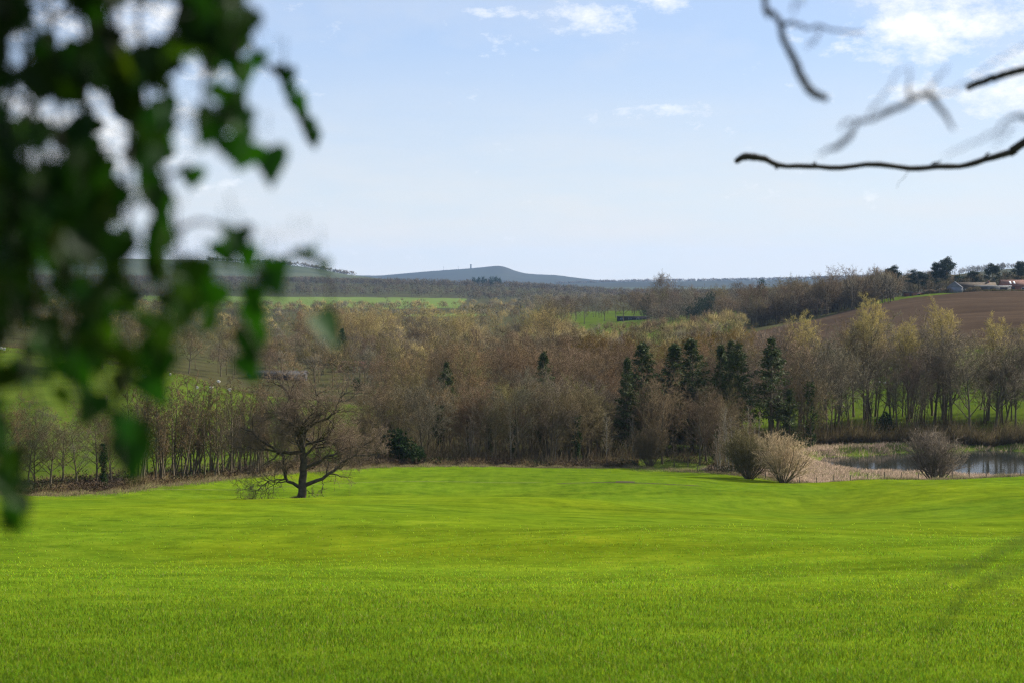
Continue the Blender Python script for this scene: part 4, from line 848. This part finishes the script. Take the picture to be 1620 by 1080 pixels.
# ------------------------------------------------------------------ the near things: hanging ivy, branches
def ivy():
    r = np.random.default_rng(21)
    m, nt, b, out = mat('ivy_leaf'); a = N_(nt, 'ShaderNodeAttribute', attribute_name='Col').outputs['Color']
    nt.links.new(a, b.inputs['Base Color']); b.inputs['Roughness'].default_value = .55; b.inputs['Specular IOR Level'].default_value = .12
    tr = N_(nt, 'ShaderNodeBsdfTranslucent'); mx = N_(nt, 'ShaderNodeMixShader'); mx.inputs[0].default_value = .35
    nt.links.new(mixc(nt, 1.0, a, (1.3, 1.7, .5), 'MULTIPLY'), tr.inputs[0]); nt.links.new(b.outputs[0], mx.inputs[1]); nt.links.new(tr.outputs[0], mx.inputs[2]); nt.links.new(mx.outputs[0], out.inputs[0])
    # strands: pixel track of each hanging shoot at its own distance, leaf spacing, spread
    S = [([(10, -90), (14, 200), (22, 500), (20, 700), (12, 845)], 1.9, 1.0, .045), ([(40, -90), (50, 250), (60, 480), (62, 640), (75, 740)], 2.3, 1.2, .06),
         ([(90, -90), (95, 160), (110, 420), (118, 600), (140, 690)], 2.0, 1.2, .06), ([(130, -90), (150, 200), (165, 400), (172, 560), (180, 640)], 2.5, 1.1, .06),
         ([(190, -90), (196, 150), (215, 380), (222, 560), (212, 690), (206, 755)], 2.1, 1.0, .05), ([(220, -90), (225, 110), (235, 260), (255, 420), (262, 520)], 2.4, 1.0, .05),
         ([(290, -90), (280, 60), (262, 200), (240, 320)], 2.2, .9, .04), ([(330, -90), (345, 40), (350, 150), (362, 230), (415, 270)], 2.15, .85, .03),
         ([(385, -90), (380, 20), (395, 110), (392, 170), (350, 200)], 2.0, .9, .035), ([(392, 60), (415, 95), (450, 130), (470, 165), (500, 235)], 2.6, .45, .012),
         ([(255, 330), (262, 390), (300, 430), (330, 470), (325, 540)], 2.2, 1.0, .05), ([(262, 380), (310, 350), (360, 370), (400, 420), (425, 450)], 2.1, .75, .022),
         ([(330, 470), (370, 500), (392, 545), (398, 600)], 2.2, .9, .035), ([(425, 430), (470, 405), (520, 440), (505, 535)], 2.35, .32, .012),
         ([(160, -90), (60, 100), (30, 260), (70, 430)], 2.9, 1.2, .08), ([(250, -90), (150, 60), (130, 200), (140, 360), (100, 520)], 2.8, 1.2, .08), ([(20, 300), (90, 420), (60, 540), (110, 640)], 3.0, 1.2, .08),
         ([(320, -90), (300, 20), (240, 90), (180, 120)], 2.7, 1.1, .06), ([(-30, -60), (-20, 300), (-15, 700)], 2.2, 1.1, .06), ([(200, 380), (160, 470), (150, 560)], 2.4, 1.1, .06), ([(245, 300), (290, 270), (310, 262)], 2.2, .6, .012),
         ([(370, -60), (360, 60), (375, 120)], 2.6, 1.0, .05), ([(0, 120), (60, 180), (120, 260), (150, 330)], 2.4, 1.1, .06), ([(150, 20), (220, 180), (250, 280), (262, 400)], 2.0, 1.0, .04)]
    o = empty('ivy', (-1.6, 2.2, 1.0)); tag(o, 'dark hanging ivy shoots with glossy leaves close to the viewer, out of focus', 'ivy')
    org = np.array(o.location); gl = Geo()
    # a heart shaped, slightly lobed leaf, folded along its midrib
    out2 = np.array([(0, 0), (.34, -.10), (.50, .12), (.42, .40), (.22, .72), (0, 1.05), (-.22, .72), (-.42, .40), (-.50, .12), (-.34, -.10)]); mid = np.array([(0, .12), (0, .4), (0, .72)])
    LV = np.vstack([out2, mid]); LT = [(0, 1, 10), (1, 2, 10), (2, 3, 11), (2, 11, 10), (3, 4, 11), (4, 12, 11), (4, 5, 12), (5, 6, 12), (6, 11, 12), (6, 7, 11), (7, 8, 11), (8, 10, 11), (8, 9, 10), (9, 0, 10)]
    ends = []
    for tr_, d, dens, spr in S:
        k = 30; q = smoothline(tr_, k); w = np.array([scr(a, c, d) for a, c in q]); w[:, 1] += np.cumsum(r.normal(0, .012, k)); w = w - org; ends.append(w)
        g = Geo(); g.add(*tubes(w[None], np.linspace(.0045, .0016, k)[None], 5)); link('stem', g.mesh('stem', M['darkbark'], True, False), o)
    ends = np.concatenate(ends)
    GAPS = [(84,24,28,24),(113,60,36,30),(38,90,28,36),(195,38,26,24),(250,40,48,44),(213,72,22,22),(30,170,32,28),(100,190,34,30),(158,173,26,26),(185,227,32,34),(242,162,22,30),(311,145,36,54),(378,115,20,30),(430,130,30,34),(209,285,28,30),(271,285,26,30),(225,360,34,38),(330,340,44,60),(310,215,40,50),(422,215,30,28),(385,310,70,34),(58,253,30,18),(92,255,24,18),(445,330,60,70),(145,442,20,20),(212,425,22,18),(45,667,38,26),(133,675,28,30),(147,613,32,26),(13,564,20,18),(53,630,36,24),(80,715,40,30),(170,715,34,40),(110,500,22,26),(200,520,20,24),(240,470,18,22),(70,440,18,20),(30,540,24,14),(235,640,30,40),(180,590,22,18),(100,590,24,18)]
    bands = [(-130, 0, -40, 400), (0, 110, -40, 388), (110, 210, -40, 355), (210, 330, -40, 262), (330, 420, -40, 262), (420, 520, -40, 335), (520, 600, -40, 265), (600, 690, -40, 225)]
    pts = []
    for y0, y1, x0, x1 in bands:
        n = int((y1 - y0) * (x1 - x0) / (88 if y0 < 420 else (210 if y0 < 600 else 430)))
        pts.append(np.c_[r.uniform(x0, x1, n), r.uniform(y0, y1, n)])
    pts.append(np.c_[r.normal(14, 9, 16), r.uniform(680, 835, 16)]); pts.append(np.c_[r.normal(207, 6, 7), r.uniform(680, 740, 7)])
    pts = np.concatenate(pts); dd_ = r.uniform(1.75, 2.9, len(pts)); keep = np.ones(len(pts), bool)
    for gx, gy, ga, gb in GAPS: keep &= ((pts[:, 0] - gx) / (ga + 6)) ** 2 + ((pts[:, 1] - gy) / (gb + 8)) ** 2 > 1
    pts, dd_ = pts[keep], dd_[keep]; cen = np.array([scr(a, c, d) for (a, c), d in zip(pts, dd_)]) - org
    # leafy roof added overhead, outside the view, to shade the hanging shoots
    nr_ = 1900; top = np.c_[r.uniform(-2.4, .7, nr_), r.uniform(2.2, 4.6, nr_), r.uniform(0, .9, nr_)]; top[:, 2] += .2 * top[:, 1] + .34; cen = np.concatenate([cen, top - org])
    n = len(cen); size = r.uniform(.026, .056, n)
    tip = norm(r.normal(0, .42, (n, 3)) + [0, 0, -1]); nr = norm(np.cross(tip, norm(r.normal(0, 1, (n, 3)) + [1.1, 0, .2]))); sd = np.cross(nr, tip); base = cen - tip * size[:, None] * .5
    fold = np.abs(LV[:, 0]) * .45 - .10 * LV[:, 1] ** 2
    V = base[:, None] + size[:, None, None] * (LV[None, :, :1] * sd[:, None] * r.uniform(.75, 1.05, (n, 1, 1)) + LV[None, :, 1:] * tip[:, None] + fold[None, :, None] * nr[:, None] * r.uniform(.4, 1.6, (n, 1, 1)))
    T = (np.arange(n)[:, None, None] * 13 + np.array(LT)[None]).reshape(-1, 3)
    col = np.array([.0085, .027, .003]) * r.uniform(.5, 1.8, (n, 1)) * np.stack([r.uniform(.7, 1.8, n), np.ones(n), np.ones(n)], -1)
    lit = r.uniform(0, 1, n) < .10; col[lit] *= np.array([2.2, 1.7, 1.1])  # some leaves brightened: sun dapples put into the colour
    gl.add(V.reshape(-1, 3), T=T, C=np.repeat(col, 13, 0))
    near = ends[np.argmin(((base[:, None] - ends[None]) ** 2).sum(-1), 1)]; dv_ = near - base; dl = np.linalg.norm(dv_, axis=1, keepdims=True); s0 = base + dv_ * np.minimum(1, .11 / np.maximum(dl, 1e-6))
    V, T = spikes(s0, base + tip * .004, .0013, 3); gl.add(V, T=T, C=(.03, .05, .012))
    for a, c, d, sz in ((248, 165, 2.1, .06), (243, 200, 2.1, .06), (252, 232, 2.1, .055), (246, 268, 2.1, .055), (254, 305, 2.1, .055), (257, 340, 2.1, .06), (232, 228, 2.2, .05), (262, 365, 2.1, .06), (335, 60, 2.2, .06), (350, 90, 2.2, .06), (372, 165, 2.2, .055), (392, 178, 2.2, .055), (380, 200, 2.1, .055), (365, 30, 2.2, .065), (345, 20, 2.2, .065), (400, 225, 2.1, .062), (425, 235, 2.15, .07), (306, 265, 2.2, .05), (375, 360, 2.1, .06), (398, 385, 2.1, .06), (428, 425, 2.15, .06), (405, 450, 2.2, .06), (500, 500, 2.3, .075), (396, 520, 2.3, .07), (404, 480, 2.2, .065), (206, 690, 2.1, .08), (388, 560, 2.3, .06), (14, 800, 1.9, .055), (350, 380, 2.1, .055), (325, 425, 2.2, .07), (345, 445, 2.1, .07), (350, 180, 2.0, .07), (365, 215, 2.0, .06), (455, 110, 2.5, .042), (463, 135, 2.5, .04), (468, 155, 2.5, .045), (476, 178, 2.6, .035), (486, 195, 2.6, .04), (497, 212, 2.6, .04), (445, 105, 2.5, .03), (415, 85, 2.4, .04), (392, 60, 2.2, .06), (385, 95, 2.2, .06), (398, 20, 2.2, .06), (372, 140, 2.1, .06), (356, 160, 2.1, .06), (470, 395, 2.3, .03), (490, 392, 2.3, .03), (512, 410, 2.3, .03), (450, 410, 2.3, .035), (436, 410, 2.2, .05), (250, 545, 2.2, .07), (235, 590, 2.2, .07), (110, 560, 2.2, .075), (150, 620, 2.2, .07)):
        sz *= .86; base = scr(a, c, d) - org; tip = norm(np.array([r.normal(.1, .45), r.normal(0, .4), -1])); nr = norm(np.cross(tip, np.array([1.0, r.normal(0, .4), 0]))); sd = np.cross(nr, tip); fold = np.abs(LV[:, 0]) * .35 - .1 * LV[:, 1] ** 2
        gl.add(base + sz * (LV[:, :1] * sd + LV[:, 1:] * tip + fold[:, None] * nr), T=LT, C=np.array([.011, .040, .004]) * r.uniform(.8, 1.6))
        V, T = spikes((base + [r.normal(-.01, .01), 0, .05])[None], (base + tip * .004)[None], .0014, 3); gl.add(V, T=T, C=(.03, .05, .012))
    link('leaves', gl.mesh('leaves', m), o)
ivy()
def near_tree():
    """bare tree standing just outside the view on the right, its lower branches reaching in"""
    r = np.random.default_rng(3); bx, by = 6.2, 7.6; b = np.array([bx, by, float(zf(bx, by))]); o = empty('bare_branches', tuple(b)); tag(o, 'dark bare branches of a near tree reaching into the sky, out of focus', 'tree')
    g = Geo(); P = smoothline([(0, 0, -.4), (.05, 0, 1.5), (-.1, .1, 3.4), (.1, 0, 5.6), (0, .2, 8.5), (.2, .1, 11.5)], 16); g.add(*tubes(P[None], np.linspace(.21, .03, 16)[None], 10)); R0 = np.linspace(.21, .03, 16)[None]
    P1, R1 = grow(r, P[None], R0, 12, .5, .98, .9, 2.4, 6, .2, .12, .5, .3, None, None, True)
    P1[..., 0] = np.abs(P1[..., 0]); g.add(*tubes(P1, R1, 5)); link('trunk', g.mesh('trunk', M['darkbark'], True, False), o)
    Z = lambda pts, d: [scr(1100 + a / 3.115, c / 3.115, d + k * .0) for k, (a, c) in enumerate(pts)]
    def br(pts, d, radii, roots, twigs=()):
        w = Z(pts, d) + [np.array(q, float) for q in roots]; w = np.array(w) - b; n = 44
        q = smoothline(w, n); q = q + np.r_[np.zeros((1, 3)), r.normal(0, .0012, (n - 1, 3))]
        rr = np.interp(np.linspace(0, 1, n), np.linspace(0, 1, len(radii)), radii); rr = rr * (1 + .12 * np.sin(np.arange(n) * 2.1) * r.uniform(.3, 1, n))
        g = Geo(); g.add(*tubes(q[None], rr[None], 7)); bo = link('branch', g.mesh('branch', M['darkbark'], True, False), o)
        if twigs:
            for pts2, r0, d2 in twigs:
                w = np.array([scr(1100 + a / 3.115, c / 3.115, d2) for a, c in pts2]) - b; q2 = smoothline(w, 14); q2[1:] += r.normal(0, .004, (13, 3)); gt = Geo(); gt.add(*tubes(q2[None], np.linspace(r0, r0 * .4, 14)[None], 5)); link('twig', gt.mesh('twig', M['darkbark'], True, False), bo)
    br([(193, 803), (222, 784), (262, 776), (305, 782), (350, 794), (420, 822), (560, 824), (700, 832), (870, 815), (1060, 835), (1180, 826), (1320, 822), (1420, 790), (1570, 748), (1640, 690)], 7.4, [.014, .021, .018, .014, .014, .014, .015, .016, .018, .024, .034], [(4.0, 7.5, 1.5), (6.1, 7.6, 1.2)],
       [([(560, 824), (575, 812), (590, 806)], .006, 7.4), ([(1130, 830), (1165, 812), (1200, 800)], .007, 7.4), ([(1400, 798), (1425, 770), (1440, 762)], .008, 7.4), ([(400, 818), (392, 828), (398, 836)], .006, 7.4), ([(1060, 835), (1040, 850), (1000, 900), (985, 930)], .002, 7.4)])
    br([(645, 495), (600, 480), (560, 455), (520, 400), (490, 335), (450, 255), (415, 175), (412, 135), (370, 72), (325, -10)], 3.4, [.007, .0105, .010, .0095, .008, .0075, .0075, .008, .010, .016], [(.62, 3.45, 1.15), (1.3, 3.9, 1.75), (4.2, 5.5, 2.9), (6.2, 7.6, 2.9)],
       [([(412, 138), (480, 130), (540, 145), (600, 158), (720, 155), (815, 162)], .0055, 3.4), ([(600, 160), (575, 210), (540, 245)], .0028, 3.2), ([(470, 70), (500, 20), (515, -30)], .0025, 2.6)])
    br([(590, 765), (700, 722), (750, 680), (785, 615), (850, 600), (930, 562), (1050, 505), (1100, 475), (1140, 480), (1200, 548), (1265, 645)], 3.0, [.001, .0065, .0065, .004, .0035, .007, .0065, .006, .0075, .006, .0025], [],
       [([(1050, 505), (1035, 430), (1045, 340)], .0035, 3.0), ([(785, 618), (850, 560), (920, 470), (1000, 350)], .003, 3.0), ([(1100, 475), (1160, 420), (1190, 380), (1225, 330)], .003, 3.0), ([(1140, 480), (1240, 460), (1300, 430), (1500, 300), (1760, 120), (1900, 60)], .0022, 3.0), ([(700, 640), (760, 600), (800, 605)], .003, 3.0)])
    br([(1322, 442), (1380, 420), (1450, 396), (1540, 368), (1640, 340)], 5.2, [.012, .014, .014, .015, .02], [(2.14, 5.4, .865), (3.3, 6.1, 1.15), (6.1, 7.5, 1.5)])
    z3 = lambda pts: [((a - 1100) * 3.115, c * 3.115) for a, c in pts]
    br(z3([(1428, 938), (1490, 918), (1536, 902), (1590, 874), (1640, 850), (1720, 815)]), 2.3, [.0012, .0022, .003, .0035, .004, .006], [(1.75, 2.7, -.25), (3.4, 4.2, -.3), (6.1, 7.5, -.6)], [(z3([(1545, 898), (1500, 900), (1470, 895)]), .0015, 2.2)])
    br(z3([(1462, 1056), (1482, 1010), (1514, 970), (1545, 930), (1585, 915), (1640, 900), (1730, 870)]), 2.2, [.0012, .002, .0028, .003, .003, .0036, .006], [(1.85, 2.8, -.5), (3.4, 4.2, -.6), (6.1, 7.5, -1.0)], [(z3([(1560, 925), (1600, 940), (1630, 965)]), .0016, 2.2)])
    br([(1500, 610), (1540, 588), (1590, 578), (1640, 592), (1720, 560)], 3.0, [.0015, .0045, .0055, .005, .007, .010], [(1.30, 3.12, .40), (2.6, 4.0, .62), (6.1, 7.5, .9)], [([(1500, 610), (1430, 680), (1340, 725), (1210, 775)], .0028, 2.7), ([(1560, 630), (1500, 680), (1440, 730)], .002, 2.6)])
near_tree()

# ------------------------------------------------------------------ air, sky, sun, camera
def haze():
    m = bpy.data.materials.new('haze_air'); m.use_nodes = True; nt = m.node_tree
    for n in list(nt.nodes): nt.nodes.remove(n)
    out = nt.nodes.new('ShaderNodeOutputMaterial'); v = nt.nodes.new('ShaderNodeVolumePrincipled'); v.inputs['Color'].default_value = (.40, .63, 1.0, 1); v.inputs['Density'].default_value = HAZE; v.inputs['Anisotropy'].default_value = .2
    nt.links.new(v.outputs[0], out.inputs['Volume'])
    g = Geo(); box(g, -45000, 45000, -120, 14700, -120, 330); o = tag(link('haze', g.mesh('haze', m, False, False)), kind='stuff')
HAZE = 2.9e-5
SUN_EL, SUN_AZ = 36.0, 64.0      # height, and degrees to the right of the view direction
haze()
w = bpy.data.worlds.new('World'); sc.world = w; w.use_nodes = True; nt = w.node_tree
bg = nt.nodes['Background']; sky = N_(nt, 'ShaderNodeTexSky', sky_type='NISHITA'); sky.sun_disc = False; sky.sun_elevation = rad(SUN_EL); sky.sun_rotation = rad(SUN_AZ); sky.dust_density = .35; sky.ozone_density = 2.6; sky.air_density = 1.0
tc = N_(nt, 'ShaderNodeTexCoord').outputs['Generated']
def cloudmask():
    sp = N_(nt, 'ShaderNodeSeparateXYZ'); nt.links.new(tc, sp.inputs[0])
    yy = math_(nt, 'MAXIMUM', sp.outputs[1], .05); u = math_(nt, 'DIVIDE', sp.outputs[0], yy); v = math_(nt, 'DIVIDE', sp.outputs[2], yy)
    def blob(px, py, sx, sy):
        a = math_(nt, 'DIVIDE', math_(nt, 'SUBTRACT', u, (px - 810) / F), sx / F); b = math_(nt, 'DIVIDE', math_(nt, 'SUBTRACT', v, (HZ - py) / F), sy / F)
        return math_(nt, 'POWER', 2.718, math_(nt, 'MULTIPLY', math_(nt, 'ADD', math_(nt, 'MULTIPLY', a, a), math_(nt, 'MULTIPLY', b, b)), -1.0))
    mp = N_(nt, 'ShaderNodeMapping'); mp.inputs['Scale'].default_value = (1, 1, 1.9); mp.inputs['Rotation'].default_value = (0, rad(12), 0); nt.links.new(tc, mp.inputs[0])
    nz = noise(nt, mp.outputs[0], 26, 10, .68); nz2 = noise(nt, mp.outputs[0], 6, 5, .6)
    reg = None
    for a in ((1470, 40, 170, 75), (1610, 115, 120, 65), (940, 38, 75, 40), (1050, 0, 70, 30), (1500, 150, 160, 25), (790, 25, 70, 16), (200, 40, 200, 120), (110, 230, 200, 140), (1090, 180, 130, 14)):
        bl = blob(*a); bl = math_(nt, 'MULTIPLY', bl, 1.12 if a[0] > 1400 and a[3] > 30 else (.9 if a[3] > 26 else .72)); reg = bl if reg is None else math_(nt, 'MAXIMUM', reg, bl)
    c1 = math_(nt, 'MULTIPLY', math_(nt, 'SUBTRACT', math_(nt, 'ADD', nz, math_(nt, 'MULTIPLY', reg, .31)), .63), 4.0, True)
    # thin veil thickening towards the horizon
    ml = N_(nt, 'ShaderNodeMapping'); ml.inputs['Scale'].default_value = (1, 1, 5); nt.links.new(tc, ml.inputs[0]); nz3 = noise(nt, ml.outputs[0], 9, 6, .6)
    low = math_(nt, 'SUBTRACT', 1.0, math_(nt, 'DIVIDE', v, .165), True); veil = math_(nt, 'MULTIPLY', low, math_(nt, 'ADD', .30, math_(nt, 'MULTIPLY', nz3, 1.45)), True)
    cir = math_(nt, 'MULTIPLY', math_(nt, 'SUBTRACT', nz2, .46), 1.6, True); veil = math_(nt, 'MAXIMUM', veil, math_(nt, 'MULTIPLY', cir, .75))
    return c1, veil
c1, veil = cloudmask()
hs = N_(nt, 'ShaderNodeHueSaturation'); hs.inputs['Saturation'].default_value = 1.06; hs.inputs['Value'].default_value = 1.15; hs.inputs['Hue'].default_value = .52; nt.links.new(sky.outputs[0], hs.inputs['Color'])
c = mixc(nt, math_(nt, 'MULTIPLY', veil, .90), mixc(nt, .62, hs.outputs[0], (4.4, 5.65, 7.5)), (6.8, 6.7, 6.5)); c = mixc(nt, math_(nt, 'MULTIPLY', c1, .9), c, (8.9, 8.9, 8.9))
nt.links.new(c, bg.inputs[0]); bg.inputs[1].default_value = .06
L = bpy.data.lights.new('sun', 'SUN'); L.energy = 4.6; L.angle = rad(.55); L.color = (1, .95, .86); so = bpy.data.objects.new('sun', L); COL.objects.link(so)
el, az = rad(SUN_EL), rad(SUN_AZ); dv = Vector((math.cos(el) * math.sin(az), math.cos(el) * math.cos(az), math.sin(el))); so.rotation_euler = dv.to_track_quat('Z', 'Y').to_euler(); so.location = (40, 10, 60)
cam = bpy.data.cameras.new('camera'); cam.lens = 50; cam.sensor_width = 36; cam.clip_start = .05; cam.clip_end = 60000
cam.dof.use_dof = True; cam.dof.focus_distance = 60; cam.dof.aperture_fstop = 1.8; cam.dof.aperture_blades = 9
co = bpy.data.objects.new('camera', cam); COL.objects.link(co); co.location = (0, 0, 0); co.rotation_euler = (PI / 2 - math.atan(95 / F), 0, 0); sc.camera = co
sc.view_settings.view_transform = 'Standard'; sc.view_settings.look = 'None'; sc.view_settings.gamma = 1; sc.view_settings.exposure = 1.1
cy = sc.cycles; cy.use_denoising = True; cy.denoising_prefilter = 'NONE'; cy.denoising_input_passes = 'RGB_ALBEDO_NORMAL'; cy.denoiser = 'OPENIMAGEDENOISE'; cy.max_bounces = 5; cy.diffuse_bounces = 2; cy.glossy_bounces = 2; cy.transmission_bounces = 3; cy.volume_bounces = 0; cy.transparent_max_bounces = 6
cy.pixel_filter_type = 'BLACKMAN_HARRIS'; cy.filter_width = 1.2; cy.caustics_reflective = False; cy.caustics_refractive = False; cy.sample_clamp_indirect = 4
print('done', time.time() - T00)
